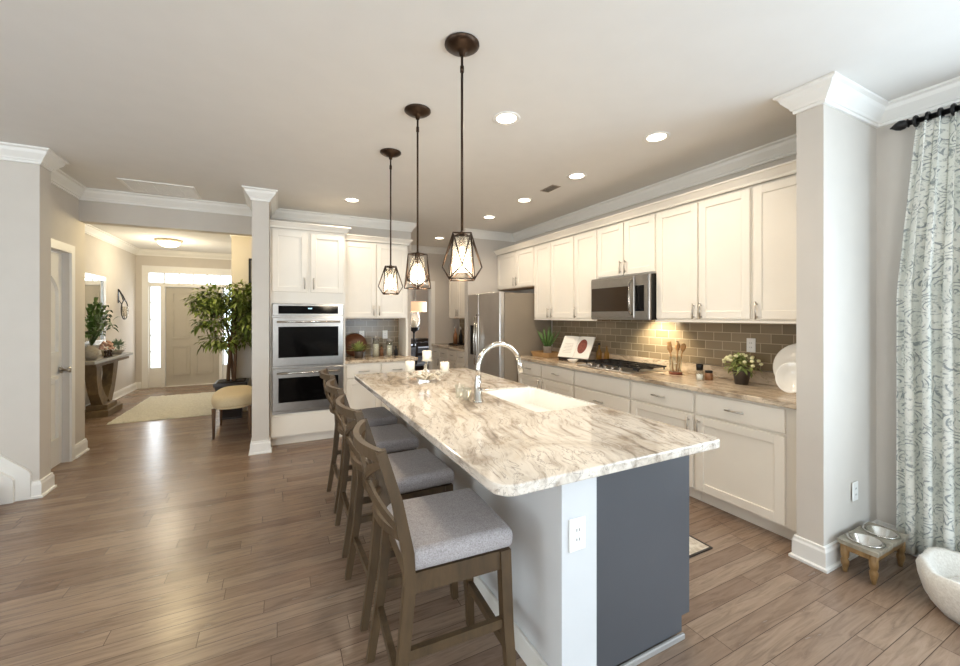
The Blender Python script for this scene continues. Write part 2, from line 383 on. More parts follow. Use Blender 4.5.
# right wall with the window beside the curtain
b = B(); X0, X1 = 3.48, 3.60
b.box(X0, X1, -3.8, -1.62, 0, H); b.box(X0, X1, .42, 5.64, 0, H); b.box(X0, X1, -1.62, .42, 0, .55); b.box(X0, X1, -1.62, .42, 2.38, H)
struct('wall_right', b, 'wall')
def window(name, axis, k0, k1, a0, a1, z0, z1, nx, nz, fr=.055):
    b = B(); f = 'x' if axis == 'x' else 'y'
    def bx(p0, p1, q0, q1):
        if axis == 'x': b.box(k0, k1, p0, p1, q0, q1)
        else: b.box(p0, p1, k0, k1, q0, q1)
    bx(a0, a0+fr, z0, z1); bx(a1-fr, a1, z0, z1); bx(a0+fr, a1-fr, z0, z0+fr); bx(a0+fr, a1-fr, z1-fr, z1)
    for i in range(1, nx): c = a0+(a1-a0)*i/nx; bx(c-.008, c+.008, z0+fr, z1-fr)
    for i in range(1, nz): c = z0+(z1-z0)*i/nz; bx(a0+fr, a1-fr, c-.008, c+.008)
    o = struct(name, b, 'trim')
    g = B(); m_ = (k0+k1)/2
    if axis == 'x': g.box(m_-.003, m_+.003, a0+fr, a1-fr, z0+fr, z1-fr)
    else: g.box(a0+fr, a1-fr, m_-.003, m_+.003, z0+fr, z1-fr)
    g.obj('window_pane', 'glass', o); return o
window('window_1', 'x', 3.50, 3.58, -1.62, .42, .55, 2.38, 2, 2)
# wall behind the camera with a wide window, and the left wall of the family room
b = B(); b.box(-4.6, -3.5, -3.8, -3.68, 0, H); b.box(-.7, 2.0, -3.8, -3.68, 0, H); b.box(3.3, 3.48, -3.8, -3.68, 0, H)
for x0, x1 in ((-3.5, -.7), (2.0, 3.3)): b.box(x0, x1, -3.8, -3.68, 0, .45); b.box(x0, x1, -3.8, -3.68, 2.45, H)
struct('wall_back', b, 'wall')
window('window_2', 'y', -3.78, -3.70, -3.5, -.7, .45, 2.45, 3, 2); window('window_4', 'y', -3.78, -3.70, 2.0, 3.3, .45, 2.45, 1, 2)
b = B(); b.box(-4.6, -4.42, -3.68, -.8, 0, H); b.box(-4.6, -4.42, 2.4, 4.48, 0, H); b.box(-4.6, -4.42, -.8, 2.4, 0, .6); b.box(-4.6, -4.42, -.8, 2.4, 2.4, H); struct('wall_left', b, 'wall')
window('window_3', 'x', -4.56, -4.47, -.8, 2.4, .6, 2.4, 3, 2)
b = B(); b.box(2.80, 3.48, 1.165, 1.30, 0, H); struct('wall_stub', b, 'wall')
b = B(); b.box(-.09, 1.72, 5.64, 5.76, 0, H); struct('wall_oven', b, 'wall')
b = B(); b.box(1.60, 1.72, 5.76, 7.40, 0, H); struct('wall_corridor_left', b, 'wall')
b = B(); b.box(2.63, 3.60, 5.64, 5.76, 0, H); b.box(3.27, 3.40, 5.76, 7.40, 0, H); struct('wall_corridor_right', b, 'wall')
b = B(); b.box(1.60, 2.24, 7.40, 7.52, 0, H); b.box(2.66, 3.40, 7.40, 7.52, 0, H); b.box(2.24, 2.66, 7.40, 7.52, 2.06, H); struct('wall_corridor_end', b, 'wall')
b = B(); b.box(.0, .12, 7.27, 10.6, 0, H); b.box(.0, 4.6, 10.6, 10.72, 0, H); b.box(4.1, 4.22, 7.52, 10.6, 0, H); b.box(3.40, 4.22, 7.40, 7.52, 0, H); struct('wall_dining', b, 'wall')
b = B(); b.box(-.25, -.09, 4.85, 7.15, 0, H); struct('wall_pillar', b, 'wall')
b = B(); b.box(-.64, 1.60, 7.15, 7.27, 0, H); struct('wall_hall_right', b, 'wall')
b = B(); b.box(-.64, -.52, 7.27, 10.25, 0, H); struct('wall_entry_right', b, 'wall')
b = B(); b.box(-1.87, -.25, 5.65, 5.79, 2.46, H); struct('wall_header', b, 'wall')
b = B(); b.box(-4.42, -1.72, 4.48, 4.66, 0, H); struct('wall_stair', b, 'wall')
b = B(); b.box(-1.99, -1.87, 4.66, 4.70, 0, H); b.box(-1.99, -1.87, 5.43, 5.79, 0, H); b.box(-1.99, -1.87, 4.70, 5.43, 2.09, H); struct('wall_pantry', b, 'wall')
b = B(); b.box(-2.55, -1.99, 5.67, 5.79, 0, H); b.box(-2.67, -2.55, 5.67, 10.25, 0, H); struct('wall_hall_left', b, 'wall')
Yd = 10.25
b = B(); b.box(-2.67, -2.36, Yd, Yd+.14, 0, H); b.box(-.86, -.40, Yd, Yd+.14, 0, H); b.box(-2.36, -.86, Yd, Yd+.14, 2.40, H); struct('wall_front', b, 'wall')
# crown moulding: one mitred run round the kitchen, cut into stretches
CR = [(0, H-.001), (.085, H-.001), (.085, H-.014), (.066, H-.022), (.058, H-.045), (.026, H-.085), (.020, H-.098), (.012, H-.100), (.012, H-.118), (0, H-.120)]
cp = [(3.479, -3.68), (3.479, 1.164), (2.799, 1.164), (2.799, 1.301), (3.479, 1.301), (3.479, 5.639), (2.629, 5.639), (2.629, 5.761), (3.269, 5.761), (3.269, 7.399), (1.721, 7.399), (1.721, 5.639),
      (-.089, 5.639), (-.089, 4.849), (-.251, 4.849), (-.251, 5.649), (-1.869, 5.649), (-1.869, 4.661), (-1.719, 4.661), (-1.719, 4.479), (-4.42, 4.479)]
for k, (i0, i1) in enumerate(((0, 1), (1, 4), (4, 5), (5, 7), (7, 11), (11, 12), (12, 15), (15, 16), (16, 19), (19, 20))): path_sweep(cp, CR, 'trim_%d' % (k+1), 'trim', i0, i1)
hp = [(-.251, 5.80), (-.251, 7.149), (-.641, 7.149), (-.641, 10.249), (-2.549, 10.249), (-2.549, 5.80)]
for k, (i0, i1) in enumerate(((0, 3), (3, 4), (4, 5))): path_sweep(hp, CR, 'trim_%d' % (k+11), 'trim', i0, i1)
BB = [(0, .001), (.028, .001), (.028, .016), (.016, .022), (.016, .105), (.010, .118), (.010, .132), (0, .136)]
path_sweep([(3.479, -3.68), (3.479, 1.164), (2.799, 1.164), (2.799, 1.301), (2.86, 1.301)], BB, 'baseboard_right', 'trim')
path_sweep([(-.089, 4.97), (-.089, 4.849), (-.251, 4.849), (-.251, 7.149), (-.641, 7.149), (-.641, 10.249), (-.76, 10.249)], BB, 'baseboard_pillar', 'trim')
path_sweep([(-2.46, 10.249), (-2.549, 10.249), (-2.549, 5.791), (-1.869, 5.791), (-1.869, 5.51)], BB, 'baseboard_hall', 'trim')
path_sweep([(-1.869, 4.664), (-1.72, 4.661), (-1.719, 4.479), (-1.764, 4.479)], BB, 'baseboard_stair', 'trim')
path_sweep([(2.66, 7.399), (1.721, 7.399), (1.721, 5.639), (1.57, 5.639)], BB, 'baseboard_corridor', 'trim', 1, 3)
# stair skirt beside the first steps
b = B(); b.prism([(-1.765, .001), (-1.765, .20), (-1.775, .225), (-2.6, 1.0), (-2.6, .001)], 'y', 4.455, 4.479); struct('trim_21', b, 'trim')
b = B(); b.prism([(-1.85, .001), (-1.85, .175), (-1.86, .195), (-2.6, .82), (-2.6, .001)], 'y', 4.425, 4.454); struct('trim_22', b, 'trim')
t = thing('staircase', 'carpeted stair treads rising behind the white skirt board', 'staircase', (-1.925, 3.96, 0))
for i in range(3):
    b = B(); b.box(-.02-.27*(i+1)-.4, -.27*i, -.45, .46, .001+.175*i, .175*(i+1), .018, 3); b.obj('step', 'carpet', t)
# pantry door, panelled with an arched top panel
t = thing('door_1', 'white two-panel arched interior door', 'door', (-1.87, 4.70, 0)); t['kind'] = 'structure'
del t['category']; del t['label']
b = B(); b.box(-.085, -.05, .012, .712, .012, 2.075)
def arch(y0, y1, z0, z1, r): 
    n = 10; return [(y0, z0), (y1, z0)]+[(y1-(y1-y0)*i/n, z1+r*math.sin(PI*i/n)**.8) for i in range(n+1)]
def ringprism(b, outer, inner, x0, x1):
    ra = b.ring([(x1, y, z) for y, z in outer]); rb = b.ring([(x1, y, z) for y, z in inner]); rc = b.ring([(x0, y, z) for y, z in inner]); rd = b.ring([(x0, y, z) for y, z in outer])
    b.bridge(ra, rb, False); b.bridge(rb, rc, False); b.bridge(rd, ra, False)
for (z0, z1, r) in ((.25, .88, 0.0001), (1.08, 1.74, .16)):
    o_ = arch(.10, .62, z0, z1, r); i_ = arch(.135, .585, z0+.035, z1-.03, max(r-.01, .0001)); ringprism(b, o_, i_, -.05, -.026)
    b.prism(arch(.175, .545, z0+.075, z1-.07, max(r-.02, .0001)), 'x', -.05, -.036)
b.obj('door_leaf', 'trim', t)
b = B(); b.cyl((-.036, .655, .93), (-.028, .655, .93), .032, n=20); b.tube([(-.03, .655, .93), (.005, .655, .93), (.02, .655, .93), (.032, .655, .93), (.04, .655, .93)], [.011, .011, .026, .03, .012], 16); b.obj('door_knob', 'nickel', t)
b = B()
for y0, y1 in ((-.075, -.002), (.732, .806)): b.box(-.001, .018, y0, y1, 0, 2.0905)
b.box(-.001, .018, -.075, .806, 2.091, 2.17); b.obj('door_casing', 'trim', t)
# front entry: six-panel door, sidelights, transom
t = thing('door_2', '', '', (-1.61, Yd, 0)); t['kind'] = 'structure'; del t['category']; del t['label']
b = B(); b.box(-.465, .465, .05, .095, .01, 2.06)
for x0, x1 in ((-.36, -.05), (.05, .36)):
    for z0, z1 in ((.22, .84), (.98, 1.60), (1.72, 1.95)):
        q = [(x0, z0), (x1, z0), (x1, z1), (x0, z1)]; g_ = .03; q2 = [(x0+g_, z0+g_), (x1-g_, z0+g_), (x1-g_, z1-g_), (x0+g_, z1-g_)]
        for m_ in range(4):
            (ax, az), (bx_, bz) = q[m_], q[(m_+1) % 4]; (cx_, cz_), (dx_, dz_) = q2[m_], q2[(m_+1) % 4]
            b.bar([((ax+cx_)/2, .044, (az+cz_)/2), ((bx_+dx_)/2, .044, (bz+dz_)/2)], .024, .024)
        b.box(x0+.06, x1-.06, .040, .05, z0+.06, z1-.06)
b.obj('door_leaf', plain('tan_front_door', (192, 186, 174), .5, var=.02), t)
b = B(); b.cyl((.40, .05, .98), (.40, .0, .98), .028, .03); b.cyl((.40, .05, 1.12), (.40, .03, 1.12), .028); b.obj('door_knob', 'bronze', t)
b = B()
for x0, x1 in ((-.84, -.735), (-.53, -.47), (.47, .53), (.735, .84)): b.box(x0, x1, -.02, .12, 0, 2.0625)
b.box(-.84, .84, -.02, .12, 2.063, 2.1395); b.box(-.84, .84, -.02, .12, 2.3405, 2.48); b.box(-.84, -.735, -.02, .12, 2.14, 2.34); b.box(.735, .84, -.02, .12, 2.14, 2.34)
for s_ in (-1, 1): x0, x1 = sorted((s_*.535, s_*.735)); b.box(x0, x1, .03, .10, .0, .40)
b.box(-.47, .47, .0, .12, 0, .012)
b.obj('door_casing', 'trim', t)
for s_ in (-1, 1):
    x0, x1 = sorted((s_*.535, s_*.735)); b = B(); b.box(x0, x1, .062, .068, .40, 2.063); b.obj('sidelight_pane', 'glass', t)
    b = B()
    for k in range(1, 5): z = .40+1.66*k/5; b.box(x0, x1, .05, .08, z-.008, z+.008)
    b.box(x0, x0+.02, .05, .08, .4, 2.063); b.box(x1-.02, x1, .05, .08, .4, 2.063); b.obj('sidelight_muntin', 'trim', t)
b = B(); b.box(-.735, .735, .062, .068, 2.14, 2.34); b.obj('transom_pane', 'glass', t)
b = B()
for k in range(1, 6): x = -.735+1.47*k/6; b.box(x-.011, x+.011, .05, .08, 2.14, 2.34)
b.obj('transom_muntin', 'trim', t)
# corridor doorway casing
b = B(); b.box(2.165, 2.2395, 7.38, 7.399, 0, 2.14); b.box(2.6605, 2.735, 7.38, 7.399, 0, 2.14); b.box(2.24, 2.66, 7.38, 7.399, 2.06, 2.14); b.box(2.24, 2.25, 7.40, 7.52, 0, 2.06); b.box(2.65, 2.66, 7.40, 7.52, 0, 2.06); struct('trim_23', b, 'trim')

# ------------------------------------------------------------------ cabinetry
def handle(parent, x, z, vertical=True, L=.13):
    b = B(); y = -.046
    if vertical:
        b.cyl((x, y, z-L/2), (x, y, z+L/2), .0058, n=10)
        for s_ in (-1, 1): b.cyl((x, y, z+s_*L*.36), (x, -.021, z+s_*L*.36), .0045, n=8)
    else:
        b.cyl((x-L/2, y, z), (x+L/2, y, z), .0058, n=10)
        for s_ in (-1, 1): b.cyl((x+s_*L*.36, y, z), (x+s_*L*.36, -.021, z), .0045, n=8)
    return b.obj('handle', 'nickel', parent)
def shaker(parent, x0, x1, z0, z1, mt='cab', fw=.062, name='door'):
    b = B(); e = .0025
    b.box(x0, x0+fw, -.021, -.001, z0, z1, e); b.box(x1-fw, x1, -.021, -.001, z0, z1, e)
    b.box(x0+fw-.001, x1-fw+.001, -.021, -.001, z0, z0+fw, e); b.box(x0+fw-.001, x1-fw+.001, -.021, -.001, z1-fw, z1, e)
    b.box(x0+fw-.002, x1-fw+.002, -.011, -.002, z0+fw-.002, z1-fw+.002)
    return b.obj(name, mt, parent)
def slab(parent, x0, x1, z0, z1, mt='cab', name='drawer'):
    b = B(); b.box(x0, x1, -.021, -.001, z0, z1, .004); return b.obj(name, mt, parent)
def cabinet(label, loc, rot, w_, d, z0, z1, fronts, group, toe=False, mt='cab', side=None, name='cabinet', cat='cabinet'):
    t = thing(name, label, cat, loc, rot, group)
    b = B(); b.box(.0007, w_-.0007, 0, d, z0, z1); b.obj('body', mt, t)
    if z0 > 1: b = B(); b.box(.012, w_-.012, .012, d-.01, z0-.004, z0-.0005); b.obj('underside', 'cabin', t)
    if toe: b = B(); b.box(.002, w_-.002, .07, d, .001, z0-.0005); b.obj('toe_kick', mt, t)
    for f in fronts:
        if f[0] == 'door':
            o = shaker(t, *f[1:5], mt=mt)
            if f[5] is not None: handle(o, f[5], f[6])
        elif f[0] == 'drawer':
            o = slab(t, *f[1:5], mt=mt)
            if f[5]: handle(o, (f[1]+f[2])/2, (f[3]+f[4])/2 if len(f) < 7 else f[6], False)
        else: slab(t, *f[1:5], mt=mt, name='false_front')
    return t
FX = 2.91; RT = R(-90); GB = 'base cabinets along the right wall'; GU = 'upper cabinets along the right wall'
def base_fronts(w_, hside, m0=.012, m1=.012):
    hx = m0+.03 if hside == 'L' else w_-m1-.03
    return [('drawer', m0, w_-m1, .705, .862, True), ('door', m0, w_-m1, .118, .688, hx, .60)]
cabinet('cream base cabinet next to the refrigerator, handle on its door at the near edge', (FX, 4.60, 0), RT, .54, .565, .10, .879, base_fronts(.54, 'R'), GB, True)
cabinet('cream base cabinet between the cooktop drawers and the cabinet next to the refrigerator', (FX, 4.06, 0), RT, .61, .565, .10, .879, base_fronts(.61, 'L'), GB, True)
cabinet('cream base cabinet of wide drawers directly below the gas cooktop', (FX, 3.45, 0), RT, .785, .565, .10, .879,
        [('false', .012, .773, .705, .862), ('drawer', .012, .773, .42, .688, True, .60), ('drawer', .012, .773, .118, .405, True, .32)], GB, True)
cabinet('cream base cabinet just right of the cooktop, door handle at its right edge', (FX, 2.665, 0), RT, .635, .565, .10, .879, base_fronts(.635, 'R'), GB, True)
cabinet('cream base cabinet nearest the wall end, with wide door hinged beside the wall', (FX, 2.03, 0), RT, .708, .565, .10, .879, base_fronts(.708, 'L', .012, .085), GB, True)
UX = 3.16
def pair(w_, z0, z1, hz, m=.010): c = w_/2; return [('door', m, c-.006, z0, z1, c-.034, hz), ('door', c+.006, w_-m, z0, z1, c+.034, hz)]
uz0, uz1 = 1.437, 2.43
cabinet('cream short upper cabinet over the refrigerator', (UX, 5.635, 0), RT, 1.055, .319, 1.875, 2.43, [('door', .03, .575, 1.885, 2.415, .545, 1.97), ('door', .587, 1.045, 1.885, 2.415, .617, 1.97)], GU)
cabinet('cream tall two-door upper cabinet over the aloe and cookbook', (UX, 4.58, 0), RT, .83, .319, 1.425, 2.43, [('door', .01, .364, uz0, 2.415, .334, 1.50), ('door', .376, .82, uz0, 2.415, .406, 1.50)], GU)
cabinet('cream narrow single-door upper cabinet just left of the microwave', (UX, 3.75, 0), RT, .385, .319, 1.425, 2.43, [('door', .01, .375, uz0, 2.415, .04, 1.50)], GU)
cabinet('cream short upper cabinet above the microwave', (UX, 3.365, 0), RT, .77, .319, 1.865, 2.43, pair(.77, 1.877, 2.415, 1.96), GU)
cabinet('cream tall two-door upper cabinet just right of the microwave', (UX, 2.595, 0), RT, .845, .319, 1.425, 2.43, pair(.845, uz0, 2.415, 1.50), GU)
cabinet('cream upper cabinet against the wall end, above the white flowers', (UX, 1.75, 0), RT, .428, .319, 1.425, 2.43, [('door', .012, .418, uz0, 2.415, .045, 1.50)], GU)
def cab_crown(name, path, z): 
    return path_sweep(path, [(0, z), (.012, z), (.016, z+.018), (.045, z+.058), (.055, z+.062), (.055, z+.075), (0, z+.075)], name, 'cab')
cab_crown('trim_24', [(3.139, 1.322), (3.139, 5.638)], 2.431)
path_sweep([(3.148, 1.322), (3.148, 2.594)], [(0, 1.407), (.008, 1.407), (.008, 1.4245), (0, 1.4245)], 'trim_25', 'cab')
path_sweep([(3.148, 3.366), (3.148, 4.578)], [(0, 1.407), (.008, 1.407), (.008, 1.4245), (0, 1.4245)], 'trim_26', 'cab')
# backsplash tile
b = B(); b.box(3.468, 3.4795, 1.322, 4.60, 1.022, 1.424); struct('trim_27', b, 'tile_y')
# counter on the right wall
t = thing('countertop', 'long brown-veined granite countertop along the right wall', 'countertop', (2.855, 4.61, 0))
b = B(); b.box(0, .612, -3.287, 0, .881, .92, .006, 2); b.obj('slab', 'granite2', t)
b = B(); b.box(.585, .6245, -3.287, 0, .9205, 1.02, .003); b.obj('backsplash_lip', 'granite2', t)
# cooktop
t = thing('gas_cooktop', 'stainless gas cooktop with black grates set in the granite', 'cooktop', (3.17, 3.05, .9205))
b = B(); b.box(-.26, .25, -.375, .375, 0, .014, .006, 2); b.obj('tray', 'steel_bright', t)
for y0, y1 in ((-.36, -.125), (-.115, .115), (.125, .36)):
    b = B(); z = .045
    def gb(p, q): b.bar([p, q], .012, .014)
    for x in (-.14, -.02, .10, .22): gb((x, y0, z), (x, y1, z))
    for y in (y0, (y0+y1)/2, y1): gb((-.15, y, z), (.235, y, z))
    for x in (-.14, .22):
        for y in (y0+.01, y1-.01): b.cyl((x, y, .014), (x, y, z), .007, n=8)
    b.obj('grate', 'iron', t)
for x, y, r in ((.13, -.25, .04), (-.05, -.25, .032), (.04, 0, .055), (.13, .25, .04), (-.05, .25, .032)):
    b = B(); b.lathe([(0, .014), (r, .014), (r, .026), (r*.7, .03), (r*.7, .036), (0, .036)], (x, y, 0), 18); b.obj('burner', 'iron', t)
for k in range(5):
    b = B(); b.lathe([(0, .014), (.021, .014), (.019, .036), (0, .038)], (-.21, -.2+.1*k, 0), 16); b.obj('knob', 'steel', t)
# microwave
t = thing('microwave', 'stainless over-the-range microwave with dark window', 'microwave', (3.06, 2.98, 1.422))
b = B(); b.box(.03, .415, -.384, .384, 0, .434); b.obj('body', 'black', t)
b = B(); b.box(0, .0295, -.384, .384, .0, .434, .004); b.obj('front_frame', 'steel', t)
b = B(); b.box(-.012, -.0005, -.215, .375, .02, .42, .004); d = b.obj('door', 'steel', t)
b = B(); b.box(-.0155, -.0125, -.155, .36, .085, .33); b.obj('window', 'mwglass', d)
b = B(); b.tube([(-.0135, -.188, .05), (-.05, -.192, .09), (-.062, -.194, .22), (-.05, -.192, .35), (-.0135, -.188, .39)], .011, 10); b.obj('handle', 'chrome', d)
b = B(); b.box(-.006, -.0005, -.325, -.225, .085, .33); b.obj('control_panel', 'blackglass', t)
b = B(); b.box(-.010, -.0005, -.372, -.335, .02, .42); b.obj('side_strip', 'steel', t)
# refrigerator
t = thing('refrigerator', 'stainless side-by-side refrigerator with taupe side', 'refrigerator', (2.62, 5.625, 0))
b = B(); b.box(.075, .84, -1.005, 0, .02, 1.775, .006); b.obj('body', 'fridge_side', t)
b = B(); b.box(.09, .80, -.99, -.02, .001, .0195); b.obj('base_grille', 'black', t)
b = B(); b.box(0, .0735, -.365, -.002, .06, 1.785, .012, 3); d1 = b.obj('door', 'steel_bright', t)
b = B(); b.box(0, .0735, -1.004, -.373, .06, 1.785, .012, 3); d2 = b.obj('door', 'steel_bright', t)
b = B(); b.box(-.006, -.0005, -.29, -.12, .88, 1.32, .01); b.obj('dispenser', 'blackglass', d1)
for d, y in ((d1, -.335), (d2, -.405)):
    b = B(); b.tube([(-.001, y, .72), (-.045, y, .76), (-.058, y, 1.1), (-.045, y, 1.44), (-.001, y, 1.48)], .011, 10); b.obj('handle', 'chrome', d)
# double oven cabinet
t = cabinet('tall cream cabinet holding the double wall oven, two doors on top', (-.087, 5.0, 0), 0, .803, .638, .10, 2.44,
            [('door', .025, .385, 1.73, 2.415, .355, 1.83), ('door', .42, .78, 1.73, 2.415, .45, 1.83), ('panel', .012, .79, .115, .345)], None, True, name='oven_cabinet')
# oven: fitted proud of the face frame
o = thing('double_wall_oven', 'stainless double wall oven with black glass doors', 'oven', (.315, 5.0, 0))
b = B(); b.box(-.375, .375, -.014, -.001, .365, 1.60); b.obj('surround', 'steel', o)
b = B(); b.box(-.375, .375, -.030, -.0145, 1.465, 1.60, .004); cpn = b.obj('control_panel', 'steel', o)
b = B(); b.box(-.315, .315, -.0335, -.0305, 1.485, 1.575); b.obj('display', 'blackglass', cpn)
b = B()
b.box(-.012, .03, -.0345, -.0338, 1.54, 1.552)
b.obj('clock_digits', emit('clock_glow', (170, 210, 230), 1.2), cpn)
for z0, z1 in ((.90, 1.445), (.40, .875)):
    b = B(); b.box(-.375, .375, -.045, -.0145, z0, z1, .005); d = b.obj('oven_door', 'steel', o)
    b = B(); b.box(-.315, .315, -.0485, -.0455, z0+.095, z1-.105); b.obj('window', 'blackglass', d)
    b = B(); b.cyl((-.33, -.085, z1-.05), (.33, -.085, z1-.05), .011, n=12)
    for x in (-.30, .30): b.cyl((x, -.085, z1-.05), (x, -.045, z1-.05), .009, n=8)
    b.obj('handle', 'chrome', d)
path_sweep([(-.086, 4.978), (.717, 4.978), (.717, 5.28)][::-1], [(0, 2.441), (.012, 2.441), (.016, 2.459), (.045, 2.495), (.052, 2.498), (.052, 2.51), (0, 2.51)], 'trim_28', 'cab')
# coffee nook
cabinet('cream two-door upper cabinet over the coffee nook', (.718, 5.30, 0), 0, .852, .339, 1.43, 2.42, [('door', .012, .42, 1.442, 2.405, .39, 1.53), ('door', .432, .84, 1.442, 2.405, .462, 1.53)], None)
path_sweep([(1.571, 5.639), (1.571, 5.279), (.719, 5.279)], [(0, 2.421), (-.012, 2.421), (-.016, 2.439), (-.045, 2.475), (-.052, 2.478), (-.052, 2.49), (0, 2.49)], 'trim_29', 'cab') if 0 else path_sweep([(.719, 5.279), (1.571, 5.279), (1.571, 5.639)][::-1], [(0, 2.421), (.012, 2.421), (.016, 2.439), (.045, 2.475), (.052, 2.478), (.052, 2.49), (0, 2.49)], 'trim_29', 'cab')
cabinet('cream base cabinet under the coffee nook counter', (.718, 5.04, 0), 0, .842, .598, .10, .879,
        [('drawer', .012, .42, .705, .862, True), ('drawer', .432, .83, .705, .862, True), ('door', .012, .42, .118, .688, .39, .60), ('door', .432, .83, .118, .688, .462, .60)], None, True)
b = B(); b.box(0, .905, 0, .612, .881, .92, .005, 2); tag(b.obj('countertop', 'granite2', loc=(.718, 5.012, 0)), 'short granite countertop in the coffee nook beside the oven', 'countertop')
b = B(); b.box(.718, 1.56, 5.628, 5.6395, .9205, 1.429); struct('trim_30', b, 'tile_x')
b = B(); b.box(1.535, 1.565, 5.26, 5.6275, .9205, 1.429); tag(b.obj('end_panel', 'cab'), 'cream vertical end panel closing the coffee nook at its right', 'panel')
# butler pantry run down the corridor
cabinet('grey-beige drawer cabinet down the corridor left of the refrigerator', (2.70, 7.39, 0), RT, 1.60, .565, .10, .879,
        [('drawer', .012+.4*k, .388+.4*k, .705, .862, True) for k in range(4)]+[('door', .012+.4*k, .388+.4*k, .118, .688, .36+.4*k, .6) for k in range(4)], None, True)
b = B(); b.box(0, .605, -1.615, 0, .881, .92, .005, 2); tag(b.obj('countertop', 'granite2', loc=(2.662, 7.395, 0)), 'granite countertop of the corridor pantry, holding bottles', 'countertop')
cabinet('cream upper cabinet high in the corridor pantry', (2.95, 7.15, 0), RT, .85, .319, 1.42, 2.46, pair(.85, 1.43, 2.44, 1.52), None)
b = B(); b.box(3.258, 3.2695, 5.80, 7.38, .9205, 1.419); struct('trim_31', b, 'tile_y')
# ------------------------------------------------------------------ island
t = thing('kitchen_island', 'island base with slate grey end panel and white knee wall', 'island', (1.11, 1.21, 0))
b = B(); b.prism([(.002, .03), (.525, .03), (.525, .10), (.578, .10), (.578, .879), (.002, .879)], 'y', 0, .018); b.obj('end_panel', 'grey', t)
for y0, y1, z1 in ((.0185, .64, .879), (.6405, 1.40, .635), (1.4005, 2.54, .879)): b = B(); b.box(.002, .555, y0, y1, .10, z1); b.obj('body', 'grey', t)
b = B(); b.box(.002, .505, .03, 2.54, .001, .0995); b.obj('toe_kick', 'grey', t)
b = B(); b.box(.0, .53, -.016, -.0005, .001, .028, .004); b.obj('shoe_moulding', plain('grey_shoe_moulding', (150, 146, 142), .5), t)
b = B(); b.box(-.17, -.0005, -.02, 2.54, .001, .879); kw = b.obj('knee_wall', plain('white_knee_wall', (214, 215, 216), .5, var=.01), t)
b = B(); b.box(-.1703, .012, -.036, -.0205, .845, .879, .004); b.box(-.183, -.1705, -.036, 2.54, .845, .879, .004); b.obj('cap_trim', 'trim', t)
b = B(); b.box(-.186, -.1705, -.034, 2.54, .001, .10, .003); b.box(-.1703, -.001, -.034, -.0205, .001, .10, .003); b.obj('baseboard', 'trim', t)
for y0, y1, z1 in ((.03, .625, .86), (.66, 1.385, .62), (1.42, 1.965, .86), (1.98, 2.525, .86)):
    b = B(); b.box(.5555, .578, y0, y1, .12, z1, .003); b.obj('door', 'grey', t)
# island countertop with rounded corners and the sink notch on its right edge
def rounded(pts, rs, n=6):
    out = []
    for i, (p, r) in enumerate(zip(pts, rs)):
        p = Vector(p); a = Vector(pts[i-1]); c = Vector(pts[(i+1) % len(pts)])
        if r == 0: out.append(tuple(p)); continue
        d1 = (a-p).normalized(); d2 = (c-p).normalized(); s0 = p+d1*r; s1 = p+d2*r; ce = p+d1*r+d2*r
        for k in range(n+1):
            an = k/n*PI/2; out.append(tuple(ce-d2*r*math.cos(an)-d1*r*math.sin(an)))
    return out
SX, SY0, SY1 = 1.30, 1.86, 2.60
poly = rounded([(.62, 1.09), (1.745, 1.09), (1.745, SY0), (SX, SY0), (SX, SY1), (1.745, SY1), (1.745, 3.82), (.62, 3.82)], [.07, .03, 0, .02, .02, 0, .03, .05])
poly = [(x-.62, y-1.09) for x, y in poly]
b = B(); b.prism(poly, 'z', .8815, .92); o = b.obj('island_countertop', 'granite', loc=(.62, 1.09, 0))
tag(o, 'cream and brown veined granite slab topping the island', 'countertop')
md = o.modifiers.new('edge', 'BEVEL'); md.width = .006; md.segments = 2; md.limit_method = 'ANGLE'
# apron sink
t = thing('farmhouse_sink', 'white apron-front sink set in the island', 'sink', (SX, SY0, 0))
b = B(); W_, D_ = 1.765-SX, SY1-SY0
outer = rounded([(.003, .003), (W_, .003), (W_, D_-.003), (.003, D_-.003)], [.02]*4, 4)
inner = rounded([(.025, .03), (W_-.03, .03), (W_-.03, D_-.03), (.025, D_-.03)], [.05]*4, 4)
zt = .912
r0 = b.ring([(x, y, .64) for x, y in outer]); r1 = b.ring([(x, y, zt) for x, y in outer]); r2 = b.ring([(x, y, zt) for x, y in inner]); r3 = b.ring([(x, y, .79) for x, y in inner])
b.cap(r0, True); b.bridge(r0, r1, False); b.bridge(r1, r2, False); b.bridge(r2, r3, False); b.cap(r3)
b.obj('basin', 'porcelain', t)
b = B(); b.lathe([(0, .7905), (.028, .7905), (.028, .7925), (0, .7925)], (W_/2, D_/2, 0), 18); b.obj('drain', 'plate', t)
# faucet
t = thing('faucet', 'tall arched nickel faucet beside the white sink', 'faucet', (1.12, 2.25, .9205), 0)
b = B(); b.lathe([(0, 0), (.034, 0), (.034, .008), (.026, .014), (.022, .13), (.017, .16), (.014, .18), (0, .18)], n=20); b.obj('base', 'chrome', t)
pts = [(0, 0, .15)]+[(.155-.155*math.cos(PI*k/16), 0, .205+.155*math.sin(PI*k/16)) for k in range(0, 15)]
b = B(); b.tube(pts, .0155, 12, up=(0, 1, 0)); b.obj('spout', 'chrome', t)
p = pts[-1]; b = B(); b.tube([p, (p[0]+.012, 0, p[2]-.05), (p[0]+.022, 0, p[2]-.10)], [.015, .019, .021], 14, up=(0, 1, 0)); b.obj('spray_head', 'chrome', t)
b = B(); b.cyl((0, -.02, .085), (0, -.045, .085), .013, n=12); b.tube([(0, -.04, .085), (-.01, -.06, .11), (-.03, -.075, .16)], [.008, .007, .006], 10); b.obj('lever', 'chrome', t)
